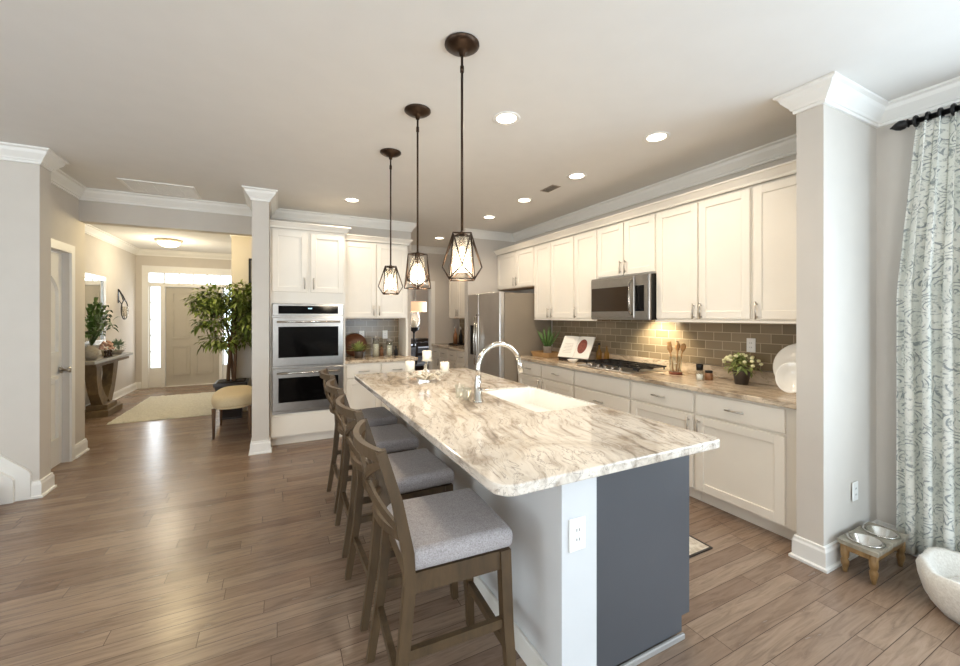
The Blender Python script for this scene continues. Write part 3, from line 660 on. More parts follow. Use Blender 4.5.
def tumbler(x, y, z, r, h, label, group):
    b = B(); b.lathe([(0, 0), (r*.82, 0), (r, h), (r*.93, h), (r*.76, .008), (0, .008)], n=18)
    return tag(b.obj('glass_tumbler', 'glass', loc=(x, y, z)), label, 'glass', group)
tumbler(1.075, 2.43, .9205, .034, .085, 'clear tumbler by the faucet, the one further from it', 'tumblers by the faucet')
tumbler(1.085, 2.34, .9205, .030, .080, 'clear tumbler by the faucet, the one nearer to it', 'tumblers by the faucet')
# candle centrepiece
t = thing('candle_holder', 'whitewashed branching candle holder on the far end of the island', 'candle holder', (1.09, 3.15, .9265))
CA = [(-.125, .04, .085), (.02, .04, .165), (.155, -.02, .07)]
b = B()
for i, (x, y, z) in enumerate(CA):
    b.tube([(0, 0, .01), (x*.4, y*.3-.02, .02), (x*.7, y, z*.5), (x, y, z-.012)], [.012, .011, .009, .009], 8)
    b.tube([(x*.6, y-.06, .008), (x*.5, y, z*.35), (x*.8, y+.05, z*.7), (x, y, z-.01)], [.008]*4, 7)
for k in range(26):
    a = 2*PI*k/26; r = rnd.uniform(.08, .20); b.tube([(.02*math.cos(a), .02*math.sin(a), .02), (r*.6*math.cos(a+.3), r*.5*math.sin(a+.3), rnd.uniform(.02, .08)), (r*math.cos(a), r*.7*math.sin(a), rnd.uniform(.01, .085))], [.009, .007, .004], 6)
b.obj('branches', 'drift', t)
for x, y, z in CA:
    b = B(); b.lathe([(0, z-.012), (.042, z-.008), (.046, z-.001), (0, z-.001)], (x, y, 0), 16); b.obj('cup', 'drift', t)
for (x, y, z), lb in zip(CA, ('left', 'middle, tallest', 'right')):
    c = thing('pillar_candle', 'ivory pillar candle on the branch holder, %s of the three' % lb, 'candle', (1.09+x, 3.15+y, .9265+z), 0, 'candles on the island')
    b = B(); b.lathe([(0, 0), (.037, 0), (.038, .076), (.032, .08), (0, .075)], n=20); b.obj('wax', 'candle', c)
    b = B(); b.cyl((0, 0, .075), (0, 0, .088), .0015, n=6); b.obj('wick', 'black', c)
# stools
def make_stool(label):
    t = thing('counter_stool', label, 'stool', (0, 0, 0), 0, 'counter stools along the island')
    b = B(); b.box(-.20, .21, -.21, .21, .585, .662, .03, 4)
    for v in b.bm.verts:
        if v.co.z > .65: v.co.z += .012*(1-(v.co.x/.2)**2)*(1-(v.co.y/.21)**2)
    b.obj('seat', 'seat', t)
    b = B(); b.box(-.185, .185, -.20, -.178, .515, .584); b.box(-.185, .185, .178, .20, .515, .584); b.box(.163, .188, -.177, .177, .515, .584); b.box(-.188, -.163, -.177, .177, .515, .584); b.obj('seat_frame', 'stool_wood', t)
    for s_ in (-1, 1):
        b = B(); b.bar([(.172, s_*.186, .584), (.18, s_*.195, .30), (.20, s_*.212, .001)], .042, .042, (1, 0, 0), [1, .95, .72]); b.obj('leg', 'stool_wood', t)
        b = B(); b.bar([(-.262, s_*.205, .001), (-.215, s_*.200, .30), (-.192, s_*.197, .55), (-.198, s_*.199, .66), (-.235, s_*.205, .84), (-.290, s_*.212, 1.02)], .034, .040, (1, 0, 0), [.8, .95, 1, 1, .9, .8]); b.obj('leg', 'stool_wood', t)
        b = B(); b.bar([(-.215, s_*.198, .315), (.18, s_*.194, .315)], .022, .034); b.obj('stretcher', 'stool_wood', t)
    b = B(); b.bar([(.186, -.195, .215), (.186, .195, .215)], .024, .036); b.obj('stretcher', 'stool_wood', t)
    b = B(); b.bar([(-.222, -.195, .215), (-.222, .195, .215)], .024, .034); b.obj('stretcher', 'stool_wood', t)
    def back(y, z):   # point on the bowed back surface
        k = (z-.66)/.36; x = -.198-.092*k; return x-.055*(1-(y/.215)**2)
    def slat(fn, wd, n=14, th=.016): 
        pts = []
        for k in range(n+1):
            y, z = fn(k/n); pts.append((back(y, z), y, z))
        b.bar(pts, th, wd, (0, 0, 1))
    b = B(); slat(lambda u: (-.212+.424*u, 1.002), .038, th=.022); b.obj('top_rail', 'stool_wood', t)
    b = B(); slat(lambda u: (-.205+.41*u, .725), .030, th=.018); b.obj('lower_rail', 'stool_wood', t)
    b = B()
    for s_ in (-1, 1):
        slat(lambda u: (s_*(-.195+.39*u), .75+.22*u), .024, th=.012)
        slat(lambda u: (s_*(-.195+.17*math.sin(PI*u)), .75+.22*u), .022, th=.012)
    b.obj('lattice', 'stool_wood', t)
    return t
st = make_stool('counter stool with grey seat at the near end of the island, nearest the camera')
SP = [(.598, 1.505), (.612, 2.12), (.625, 2.735), (.640, 3.345)]
SL = ['second counter stool from the near end of the island', 'third counter stool from the near end of the island', 'counter stool at the far end of the island, closest to the oven']
st.location = (SP[0][0], SP[0][1], 0); st.rotation_euler = (0, 0, R(-3))
for (x, y), lb, a in zip(SP[1:], SL, (1.5, -1, 1)): dup(st, (x, y, 0), R(a), lb)
# outlets
def outlet(loc, rz, label, group=None, w_=.07, h=.115):
    t = thing('outlet_cover', label, 'outlet', loc, rz, group)
    b = B(); b.box(-w_/2, w_/2, -.007, -.001, -h/2, h/2, .003); b.obj('plate', 'plate', t)
    b = B(); b.box(-.017, .017, -.0085, -.0072, -.035, .035, .0005); b.obj('receptacle', 'plate', t)
    b = B()
    for z in (-.018, .018):
        b.box(-.008, -.005, -.0092, -.0086, z-.005, z+.005); b.box(.005, .008, -.0092, -.0086, z-.005, z+.005)
    b.obj('slots', 'slot', t)
    return t
outlet((1.01, 1.1895, .635), 0, 'white outlet on the white end of the island', None, .08, .125)
outlet((3.16, 1.1595, .385), 0, 'pale outlet low on the wall end above the pet bowls')
outlet((3.4675, 1.93, 1.22), RT, 'white outlet on the tile above the flower pot')
outlet((1.02, 5.6275, 1.20), 0, 'left outlet on the coffee nook tile', 'coffee nook outlets')
outlet((1.34, 5.6275, 1.20), 0, 'right outlet on the coffee nook tile', 'coffee nook outlets')

# ------------------------------------------------------------------ ceiling fittings
def can_light(x, y, label):
    t = thing('recessed_light', label, 'ceiling light', (x, y, H), 0, 'recessed ceiling lights')
    b = B(); b.lathe([(.068, -.001), (.095, -.001), (.095, -.004), (.088, -.008), (.068, -.003)], n=28); b.obj('trim_ring', 'trim', t)
    b = B(); b.lathe([(0, -.003), (.067, -.003), (.067, -.001), (0, -.001)], n=28); b.obj('lens', 'can', t)
    spot('recessed_lamp', (x, y, H-.03), CAN_POWER, WARM)
    return t
for x, y, lb in ((1.38, 2.34, 'round recessed ceiling light nearest the large pendant'), (2.53, 2.08, 'recessed ceiling light closest to the wall end on the right'),
                 (2.55, 3.00, 'recessed ceiling light above the microwave side, second along the cabinets'), (2.54, 3.90, 'recessed ceiling light third along the cabinet wall'),
                 (2.55, 4.78, 'recessed ceiling light fourth along the cabinets, in front of the refrigerator'), (2.47, 6.45, 'recessed ceiling light deep in the corridor'),
                 (.76, 4.79, 'recessed ceiling light in front of the oven cabinet')): can_light(x, y, lb)
t = thing('ceiling_vent', 'long white air return grille on the ceiling by the hall header', 'vent', (-1.09, 5.26, H))
b = B(); b.box(-.31, .31, -.225, -.195, -.012, -.001, .003); b.box(-.31, .31, .195, .225, -.012, -.001, .003); b.box(-.31, -.28, -.194, .194, -.012, -.001, .003); b.box(.28, .31, -.194, .194, -.012, -.001, .003); b.obj('frame', 'trim', t)
b = B(); b.box(-.28, .28, -.194, .194, -.002, -.001); b.obj('backing', 'dark_void', t)
b = B()
for k in range(26): y = -.185+.0148*k; b.bar([(-.279, y, -.007), (.279, y, -.007)], .011, .003)
for k in range(1, 5): x = -.28+.112*k; b.box(x-.004, x+.004, -.194, .194, -.010, -.003)
b.obj('louvre', 'trim', t)
t = thing('ceiling_register', 'small dark rectangular vent between the recessed lights', 'vent', (2.55, 3.42, H))
b = B(); b.box(-.055, .055, -.11, .11, -.006, -.001, .002); b.obj('frame', plain('taupe_register', (150, 140, 128), .5), t)
b = B()
for k in range(7): b.box(-.042, .042, -.09+.027*k, -.078+.027*k, -.0068, -.0061)
b.obj('slot', 'dark_void', t)
# pendants
def pendant(x, y, rz, label, zb=1.64):
    t = thing('pendant_light', label, 'pendant light', (x, y, 0), rz, 'cage pendants over the island')
    b = B(); b.lathe([(0, H-.001), (.085, H-.001), (.086, H-.008), (.070, H-.020), (.035, H-.034), (.016, H-.040), (.012, H-.060), (0, H-.060)], n=24); b.obj('canopy', 'bronze', t)
    b = B(); b.cyl((0, 0, 1.875), (0, 0, H-.055), .0062, n=10); b.lathe([(0, 2.66), (.010, 2.66), (.010, 2.69), (0, 2.69)], n=12); b.obj('rod', 'bronze', t)
    b = B(); a_, m_, c_ = .047, .098, .062; z0, z1, z2 = 1.862, 1.70, zb
    T = [(a_*math.cos(PI/4+PI/2*k)*1.3, a_*math.sin(PI/4+PI/2*k)*1.3, z0) for k in range(4)]
    Q = [(m_*math.cos(PI/2*k), m_*math.sin(PI/2*k), z1) for k in range(4)]
    L_ = [(c_*math.cos(PI/4+PI/2*k)*1.35, c_*math.sin(PI/4+PI/2*k)*1.35, z2) for k in range(4)]
    def e(p, q): b.tube([p, q], .0036, 6)
    for k in range(4):
        e(T[k], T[(k+1) % 4]); e(L_[k], L_[(k+1) % 4]); e(T[k], L_[k])
        for q in (Q[k], Q[(k+1) % 4]): e(T[k], q); e(L_[k], q)
        e(T[k], (0, 0, z0+.006))
    b.obj('cage', 'bronze', t)
    b = B(); b.lathe([(0, 1.80), (.016, 1.80), (.018, 1.86), (.006, 1.88), (0, 1.88)], n=14); b.obj('socket', 'bronze', t)
    b = B(); b.lathe([(.040, 1.845), (.046, 1.80), (.05, 1.67), (.048, 1.67), (.044, 1.80), (.038, 1.845)], n=20); b.obj('glass_shade', 'shade_glass', t)
    b = B(); b.lathe([(0, 1.695), (.014, 1.70), (.024, 1.725), (.022, 1.755), (.012, 1.785), (.010, 1.80), (0, 1.80)], n=14); b.obj('bulb', 'bulb', t)
    point('pendant_lamp', (x, y, 1.655), PENDANT_POWER, (1, .84, .62), .05)
pendant(.808, 1.80, R(-114), 'bronze cage pendant nearest the camera, hung over the near end of the island')
pendant(.81, 2.51, R(-108+45), 'bronze cage pendant in the middle of the island row')
pendant(.82, 3.25, R(-104), 'bronze cage pendant hung farthest along the island, by the oven')
# hall ceiling light
t = thing('flush_ceiling_light', 'lit flush glass dome light on the hall ceiling', 'ceiling light', (-1.72, 8.75, H))
b = B(); b.lathe([(0, -.001), (.20, -.001), (.20, -.025), (.17, -.04), (0, -.04)], n=30); b.obj('base', 'tan_paint', t)
b = B(); b.lathe([(.165, -.041), (.155, -.075), (.11, -.11), (.05, -.128), (0, -.132)], n=30); b.obj('dome', 'dome', t)
point('hall_lamp', (-1.72, 8.75, H-.38), HALL_POWER, (1, .88, .64), .12)
dup(t, (-1.15, 6.35, H), label='flush glass dome light on the hall ceiling just behind the header')
point('hall_lamp', (-1.15, 6.35, H-.34), HALL_POWER*1.1, (1, .82, .48), .12)
hl = spot('hood_lamp', (3.24, 2.78, 1.400), HOOD_POWER, (1, .84, .58), 120, .03); hl.rotation_euler = (0, R(-42), 0)

# ------------------------------------------------------------------ things on the right counter
CZ = .9205
t = thing('utensil_crock', 'clear glass crock on a red wood base by the cooktop', 'jar', (3.30, 2.505, CZ))
b = B(); b.lathe([(0, 0), (.056, 0), (.058, .022), (0, .022)], n=22); b.obj('base', 'red', t)
b = B(); b.lathe([(0, .0225), (.05, .0225), (.054, .165), (.051, .165), (.047, .028), (0, .028)], n=22); b.obj('glass', 'glass', t)
SPN = []
for k, (a, tl, L, kind) in enumerate(((20, .17, .26, 's'), (95, .15, .27, 'p'), (165, .17, .24, 's'), (235, .16, .28, 'p'), (305, .18, .26, 's'))):
    d = Vector((math.cos(R(a))*math.sin(tl), math.sin(R(a))*math.sin(tl), math.cos(tl))); p0 = Vector((math.cos(R(a))*.024, math.sin(R(a))*.024, .030)); p1 = p0+d*L
    b = B(); b.tube([p0, p0+d*L*.72], .0055, 8)
    q = p0+d*L*.86
    if kind == 's': b.tube([p0+d*L*.70, p0+d*L*.76, q, p0+d*L*.97, p1], [.006, .016, .024, .018, .004], 10)
    else: b.bar([p0+d*L*.68, p0+d*L*.76, p1], .042, .007, (d.y, -d.x, .1), [.4, .9, 1])
    o = b.obj('wooden_spoon', 'spoon', loc=(3.30, 2.505, CZ)); SPN.append(o)
    if kind == 'p': o.name = 'wooden_spatula'
    tag(o, 'round-headed wooden spoon standing in the glass crock' if kind == 's' else 'flat-bladed wooden spatula standing in the glass crock', 'utensil', 'wooden spoons in the crock' if kind == 's' else 'wooden spatulas in the crock')
t = thing('pepper_grinder', 'clear grinder with tall black cap beside the utensil crock', 'grinder', (3.16, 2.17, CZ))
b = B(); b.lathe([(0, 0), (.028, 0), (.030, .06), (.022, .085), (0, .085)], n=18); b.obj('body', 'glass', t)
b = B(); b.lathe([(0, .003), (.024, .003), (.024, .05), (0, .05)], n=16); b.obj('salt', 'porcelain', t)
b = B(); b.lathe([(0, .0855), (.026, .0855), (.027, .13), (.022, .136), (0, .136)], n=18); b.obj('cap', 'black', t)
t = thing('spice_jar', 'small amber spice jar with dark lid behind the grinder', 'jar', (3.25, 2.15, CZ))
b = B(); b.lathe([(0, 0), (.032, 0), (.032, .052), (.027, .06), (0, .06)], n=18); b.obj('body', 'amber', t)
b = B(); b.lathe([(0, .0605), (.029, .0605), (.029, .078), (0, .078)], n=18); b.obj('lid', 'iron', t)
def leaves(b, c, n, rad, L, W, bend=.3, up=.4, inner=.2, seg=3):
    for _ in range(n):
        d = Vector((rnd.gauss(0, 1), rnd.gauss(0, 1), rnd.gauss(up, .8))).normalized(); p = Vector(c)+Vector((d.x*rad[0], d.y*rad[1], d.z*rad[2]))*rnd.uniform(inner, 1)
        dd = (d+Vector((rnd.gauss(0, .5), rnd.gauss(0, .5), rnd.gauss(0, .4))))
        b.leaf(p, dd, L*rnd.uniform(.7, 1.3), W*rnd.uniform(.7, 1.2), bend, seg)
t = thing('potted_flowers', 'dark pewter pot of pale green and white flowers on the counter', 'potted plant', (3.28, 1.90, CZ))
b = B(); b.lathe([(0, 0), (.045, 0), (.060, .095), (.064, .098), (.064, .108), (.054, .108), (.050, .09), (0, .088)], n=22); b.obj('pot', 'pot_dark', t)
b = B(); leaves(b, (0, 0, .15), 190, (.10, .12, .075), .045, .024); b.obj('foliage', 'leaf_light', t)
b = B()
for _ in range(26):
    d = Vector((rnd.gauss(0, 1), rnd.gauss(0, 1), abs(rnd.gauss(.5, .7)))).normalized(); b.ell((d.x*.115, d.y*.135, .15+d.z*.085), (.015, .015, .012), 8, 5)
b.obj('blossoms', 'petal', t)
t = thing('serving_platter', 'large round white platter leaning on the tile by the wall end', 'platter', (3.40, 1.53, CZ))
b = B(); b.lathe([(0, 0), (.09, 0), (.10, .006), (.165, .018), (.172, .022), (.165, .026), (.10, .014), (0, .010)], n=36)
o = b.obj('dish', 'porcelain', t, loc=(-.045, 0, .172), rot=(0, R(-76), 0))
t = thing('shell_bowl', 'smaller white bowl propped in front of the large white platter', 'bowl', (3.13, 1.475, CZ))
b = B(); b.lathe([(0, 0), (.04, 0), (.07, .012), (.105, .045), (.11, .05), (.104, .05), (.066, .02), (0, .008)], n=30, sy=.8)
b.obj('dish', 'porcelain', t, loc=(0, 0, .108), rot=(0, R(-68), R(14)))
# far end of the counter
t = thing('bread_tray', 'shallow tan wooden tray with aloe, beside the refrigerator', 'tray', (3.20, 4.38, CZ))
b = B(); pr_o = rounded([(-.14, -.20), (.14, -.20), (.14, .20), (-.14, .20)], [.05]*4, 4); pr_b = [(x*.85, y*.88) for x, y in pr_o]; pr_i = [(x*.92, y*.94) for x, y in pr_o]; pr_c = [(x*.78, y*.82) for x, y in pr_o]
r0 = b.ring([(x, y, 0) for x, y in pr_b]); r1 = b.ring([(x, y, .062) for x, y in pr_o]); r2 = b.ring([(x, y, .062) for x, y in pr_i]); r3 = b.ring([(x, y, .014) for x, y in pr_c])
b.cap(r0, True); b.bridge(r0, r1, False); b.bridge(r1, r2, False); b.bridge(r2, r3, False); b.cap(r3); b.obj('bowl', 'pine', t)
t = thing('potted_aloe', 'spiky aloe in a grey stone pot standing in the tray', 'potted plant', (3.22, 4.38, CZ+.0145))
b = B(); b.lathe([(0, 0), (.05, 0), (.062, .11), (.066, .115), (.06, .12), (.055, .11), (0, .10)], n=20); b.obj('pot', 'stone', t)
b = B()
for k in range(20):
    a = k*2.4; tl = .12+.55*(k/20); d = Vector((math.cos(a)*math.sin(tl), math.sin(a)*math.sin(tl), math.cos(tl))); p = Vector((d.x*.03, d.y*.03, .10)); L = rnd.uniform(.20, .30)
    b.tube([p, p+d*L*.5, p+d*L+Vector((0, 0, .02))], [.013, .010, .001], 6)
b.obj('leaves', 'leaf_aloe', t)
t = thing('cookbook_stand', 'dark stand propping the open cookbook on the counter', 'book stand', (3.23, 3.80, CZ), R(14))
b = B(); b.box(-.11, .03, -.19, .19, .001, .018, .003); b.box(-.11, -.095, -.19, .19, .0185, .035, .003); b.obj('ledge', 'espresso', t)
b = B(); b.bar([(-.055, -.12, .02), (.06, -.10, .21)], .02, .012); b.bar([(-.055, .12, .02), (.06, .10, .21)], .02, .012); b.bar([(.10, 0, .0185), (.062, 0, .20)], .02, .012); b.bar([(.055, -.12, .20), (.055, .12, .20)], .02, .012); b.obj('easel', 'espresso', t)
bk = thing('open_cookbook', 'open cookbook with a dish photo, on its stand', 'book', (3.23, 3.80, CZ), R(14))
ang = R(31)
for s_ in (-1, 1):
    b = B(); n = 8
    for k in range(n):
        y0, y1 = s_*.003+s_*.215*k/n, s_*.003+s_*.215*(k+1)/n
        def zz(y): return .012*math.sin(min(1, abs(y)/.07)*PI*.5)*(1-.3*abs(y)/.2)
        v = [b.bm.verts.new(q) for q in ((-zz(y0), y0, 0), (-zz(y1), y1, 0), (-zz(y1), y1, .29), (-zz(y0), y0, .29), (.006, y0, 0), (.006, y1, 0), (.006, y1, .29), (.006, y0, .29))]
        for q in ((0, 1, 2, 3), (7, 6, 5, 4), (0, 4, 5, 1), (3, 2, 6, 7), (1, 5, 6, 2), (0, 3, 7, 4)): b.bm.faces.new([v[i] for i in q])
    pg = b.obj('page_block', 'paper', bk, loc=(-.088, 0, .038), rot=(0, ang, 0))
    if s_ == -1:
        b = B(); n = 20; b.prism([(-.09+.062*math.cos(2*PI*k/n), .155+.095*math.sin(2*PI*k/n)) for k in range(n)], 'x', -.0135, -.0115); b.obj('dish_photo', 'dish', pg)
    else:
        b = B()
        for k in range(7): b.box(-.0122, -.0118, .04, .17-.03*(k % 3 == 2), .06+.02*k, .063+.02*k)
        b.obj('printed_lines', plain('grey_print', (170, 165, 158), .7), pg)
def bottle(x, y, z, r, h, mt, capm, label, group, cat='bottle'):
    t = thing('bottle', label, cat, (x, y, z), 0, group)
    b = B(); b.lathe([(0, 0), (r, 0), (r, h*.55), (r*.4, h*.70), (r*.34, h*.9), (0, h*.9)], n=16); b.obj('body', mt, t)
    b = B(); b.lathe([(0, h*.905), (r*.42, h*.905), (r*.42, h), (0, h)], n=12); b.obj('cap', capm, t); return t
bottle(3.33, 3.53, CZ, .030, .225, 'oil', 'black', 'taller golden oil bottle between the cookbook and cooktop', 'oil bottles')
bottle(3.36, 3.44, CZ, .026, .20, 'oil', 'gold', 'shorter golden oil bottle beside the cooktop grates', 'oil bottles')
b = B(); b.lathe([(0, 0), (.035, 0), (.06, .03), (.065, .035), (.058, .035), (.03, .008), (0, .008)], n=20); tag(b.obj('small_dish', 'porcelain', loc=(3.05, 3.66, CZ)), 'small white dish in front of the cookbook', 'dish')
# coffee nook
t = thing('spiky_plant', 'pale spiky air plant in a dark pot in the coffee nook', 'potted plant', (.925, 5.30, CZ))
b = B(); b.lathe([(0, 0), (.05, 0), (.06, .08), (.055, .09), (0, .085)], n=18); b.obj('pot', 'pot_dark', t)
b = B()
for k in range(70):
    a = rnd.uniform(0, 2*PI); tl = rnd.uniform(.1, 1.35); d = (math.cos(a)*math.sin(tl), math.sin(a)*math.sin(tl), math.cos(tl)); b.leaf((d[0]*.02, d[1]*.02, .085), d, rnd.uniform(.12, .19), .022, .2)
b.obj('foliage', 'leaf_light', t)
t = thing('round_wood_board', 'round dark wooden board leaning in the back of the nook', 'board', (.90, 5.60, CZ))
b = B(); b.lathe([(0, 0), (.15, 0), (.155, .01), (.15, .02), (0, .02)], n=30); b.obj('board', wood('red_mahogany', (70, 38, 22), (112, 66, 40), .4), t, loc=(.02, -.036, .153), rot=(R(82), 0, 0))
for x, y, h, lb in ((1.155, 5.36, .235, 'left'), (1.335, 5.36, .20, 'right')):
    t = thing('glass_canister', 'tall clear glass canister in the coffee nook, %s of the pair' % lb, 'canister', (x, y, CZ), 0, 'coffee nook canisters')
    b = B(); b.lathe([(0, 0), (.042, 0), (.042, h), (.039, h), (.039, .006), (0, .006)], n=20); b.obj('glass', 'glass', t)
    b = B(); b.lathe([(0, .0065), (.0375, .0065), (.0375, h*.72), (0, h*.70)], n=18); b.obj('contents', 'candle', t)
    b = B(); b.lathe([(0, h+.0005), (.044, h+.0005), (.044, h+.015), (.012, h+.02), (.014, h+.035), (0, h+.038)], n=18); b.obj('lid', 'steel', t)
bottle(1.25, 5.45, CZ, .025, .14, 'amber', 'black', 'small amber bottle between the two canisters', None)
bottle(1.44, 5.42, CZ, .025, .13, 'iron', 'black', 'small dark bottle right of the canisters', None)
# corridor bottles
t = thing('bottle_tray', 'dark round tray under the corridor bottles', 'tray', (2.99, 6.87, CZ))
b = B(); b.lathe([(0, 0), (.17, 0), (.175, .025), (.165, .025), (.16, .008), (0, .008)], n=26); b.obj('tray', 'espresso', t)
for x, y, h, mt, lb in ((2.93, 6.82, .34, 'amber', 'tall amber bottle on the corridor tray'), (3.02, 6.78, .31, 'black', 'black bottle on the corridor tray'), (2.97, 6.93, .28, 'oil', 'golden bottle on the corridor tray'), (3.07, 6.92, .33, 'shade_glass', 'clear frosted bottle on the corridor tray')):
    bottle(x, y, CZ+.0085, .036, h, mt, 'silver', lb, 'bottles on the corridor tray')
# ------------------------------------------------------------------ the right front corner
t = thing('pet_bowl_stand', 'low distressed wooden stand with turned legs holding pet bowls', 'pet feeder', (3.07, 1.042, 0))
zt = .185
b = B()
for x0, x1 in ((-.205, 0), (0, .205)):
    cx = -.097 if x0 < 0 else .097; n = 40; rr = {}
    for z in (zt-.022, zt):
        ci, sq = [], []
        for k in range(n):
            a = 2*PI*k/n+PI/n; c, s_ = math.cos(a), math.sin(a); ci.append((cx+.073*c, .073*s_, z))
            f = min(((x1-cx) if c > 0 else (cx-x0))/max(abs(c), 1e-6), .088/max(abs(s_), 1e-6)); sq.append((cx+f*c, f*s_, z))
        rr[z] = (b.ring(ci), b.ring(sq))
    (c0, q0), (c1, q1) = rr[zt-.022], rr[zt]
    b.bridge(c1, q1, False); b.bridge(q0, c0, False); b.bridge(c0, c1, False); b.bridge(q1, q0, False)
b.obj('top', plain('greyed_worn_board', (150, 142, 126), .6, var=.3, scale=24, bump=.2), t)
b = B(); b.box(-.19, .19, -.078, -.065, zt-.055, zt-.0225); b.box(-.19, .19, .065, .078, zt-.055, zt-.0225); b.box(-.19, -.177, -.0645, .0645, zt-.055, zt-.0225); b.box(.177, .19, -.0645, .0645, zt-.055, zt-.0225); b.obj('apron', 'gold', t)
for x in (-.175, .175):
    for y in (-.062, .062):
        b = B(); b.lathe([(0, .001), (.010, .001), (.013, .02), (.019, .05), (.020, .065), (.013, .078), (.018, .085), (.020, .10), (.020, zt-.0225), (0, zt-.0225)], (x, y, 0), 14); b.obj('leg', 'gold', t)
for x, lb in ((-.097, 'left'), (.097, 'right')):
    b = B(); b.lathe([(0, -.05), (.050, -.05), (.069, .005), (.078, .006), (.082, .009), (.074, .013), (.066, .009), (.047, -.046), (0, -.047)], n=30)
    tag(b.obj('pet_bowl', 'chrome', loc=(3.07+x, 1.042, zt-.0035)), 'stainless pet bowl, %s one set in the wooden stand' % ('far' if lb == 'right' else 'near'), 'bowl', 'pet bowls')
t = thing('pet_bed', 'round oatmeal fleece pet bed on the floor below the curtain', 'pet bed', (3.05, .595, 0))
b = B(); b.lathe([(0, .001), (.19, .001), (.23, .05), (.252, .13), (.258, .18), (.245, .212), (.218, .208), (.185, .14), (.15, .095), (0, .09)], n=44)
for v in b.bm.verts:
    a = math.atan2(v.co.y, v.co.x); r = math.hypot(v.co.x, v.co.y)
    if r > .18: k = 1+.012*math.sin(a*11)+.01*math.sin(a*5+1); v.co.x *= k; v.co.y *= k; v.co.z *= 1+.04*math.sin(a*7)
b.obj('bolster', 'bed', t)
b = B(); b.ell((0, 0, .11), (.16, .16, .035), 24, 10); b.obj('cushion', 'bed', t)
# curtain and rod
t = thing('curtain', 'long patterned grey-and-white curtain hanging from the black rod', 'curtain', (3.385, .752, 0))
b = B(); bm = b.bm; uvl = bm.loops.layers.uv.new('uv'); NU, NZ = 110, 40
def cpos(u, z):
    g = 1-.16*max(0, 1-abs(2.0-z)/.7) if 0 else 1
    top = max(0, min(1, (z-1.6)/1.0)); wd = .285-.085*top
    y = wd-2*wd*u*1.0
    amp = .034-.010*top; x = amp*math.sin(2*PI*7.2*u+.4*math.sin(z*1.3))+.012*math.sin(2*PI*2.3*u+z*.9)
    return (x-.005, y+.008*math.sin(2*PI*14.4*u+z), z)
g = [[bm.verts.new(cpos(i/NU, .04+2.555*j/NZ)) for i in range(NU+1)] for j in range(NZ+1)]
for j in range(NZ):
    for i in range(NU):
        f = bm.faces.new((g[j][i], g[j][i+1], g[j+1][i+1], g[j+1][i])); f.smooth = True
        for lp, (a, c) in zip(f.loops, ((i, j), (i+1, j), (i+1, j+1), (i, j+1))): lp[uvl].uv = (a/NU*.95, (.04+2.555*c/NZ)*1.0)
o = b.obj('panel', 'curtain', t, normals=False); md = o.modifiers.new('cloth', 'SOLIDIFY'); md.thickness = .003
for k in range(9):
    b = B(); y = .205-.05*k; b.tube([(.0265*math.cos(2*PI*i/16), y, 2.618+.0265*math.sin(2*PI*i/16)) for i in range(16)], .009, 8, True, (0, 1, 0)); b.obj('ring', 'black', t)
t = thing('curtain_rod', 'black curtain rod with a turned pointed finial', 'curtain rod', (3.385, .985, 2.62))
b = B(); b.cyl((0, .0, 0), (0, -2.7, 0), .016, n=14); b.obj('rod', 'black', t)
b = B(); b.tube([(0, .0, 0), (0, .006, 0), (0, .01, 0), (0, .02, 0), (0, .04, 0), (0, .06, 0), (0, .075, 0), (0, .085, 0)], [.018, .026, .018, .026, .03, .022, .009, .004], 16); b.obj('finial', 'black', t)
b = B(); b.box(.081, .094, -.60, -.57, -.05, .05); b.cyl((.085, -.585, 0), (0, -.585, 0), .008, n=8); b.obj('bracket', 'black', t)
t = thing('kitchen_mat', 'small cream patterned mat on the floor behind the island', 'mat', (2.14, 1.98, 0))
b = B(); b.box(-.28, .28, -.385, .385, .001, .009, .002); b.obj('weave', 'mat', t)
b = B(); b.box(-.292, -.2805, -.397, .397, .001, .010); b.box(.2805, .292, -.397, .397, .001, .010); b.box(-.28, .28, -.397, -.3855, .001, .010); b.box(-.28, .28, .3855, .397, .001, .010); b.obj('border', 'espresso', t)

# ------------------------------------------------------------------ the hall
t = thing('hall_rug', 'cream shag rug on the hall floor before the front door', 'rug', (-1.46, 8.05, 0))
b = B(); bm = b.bm; NX, NY = 70, 100
g = [[bm.verts.new((-.60+1.2*i/NX+rnd.uniform(-.006, .006), -1.0+2.0*j/NY+rnd.uniform(-.006, .006), rnd.uniform(.014, .028) if 0 < i < NX and 0 < j < NY else .002)) for i in range(NX+1)] for j in range(NY+1)]
for j in range(NY):
    for i in range(NX): bm.faces.new((g[j][i], g[j][i+1], g[j+1][i+1], g[j+1][i])).smooth = True
b.obj('pile', 'rug', t)
t = thing('console_table', 'distressed console table with curved pedestal against the hall wall', 'console table', (-2.36, 7.90, 0))
b = B(); b.box(-.165, .165, -.80, .80, .805, .85, .008, 2); b.obj('top', 'marble', t)
b = B(); b.box(-.14, .14, -.68, .68, .76, .8045); b.obj('frieze', 'walnut', t)
b = B(); b.box(-.16, .16, -.30, .30, .001, .09, .006); b.box(-.12, .12, -.20, .20, .0905, .16, .006); b.obj('plinth', 'walnut', t)
for s_ in (-1, 1):
    pts = [(0, s_*.07, .16), (0, s_*.14, .24), (0, s_*.25, .38), (0, s_*.31, .56), (0, s_*.33, .76)]
    b = B(); b.bar(pts, .18, .13, (1, 0, 0), [1.1, .95, .9, .95, 1.1]); b.obj('leg', 'walnut', t)
t = thing('palm_plant', 'dark green leafy plant in a vase on the console', 'potted plant', (-2.33, 7.42, .8505))
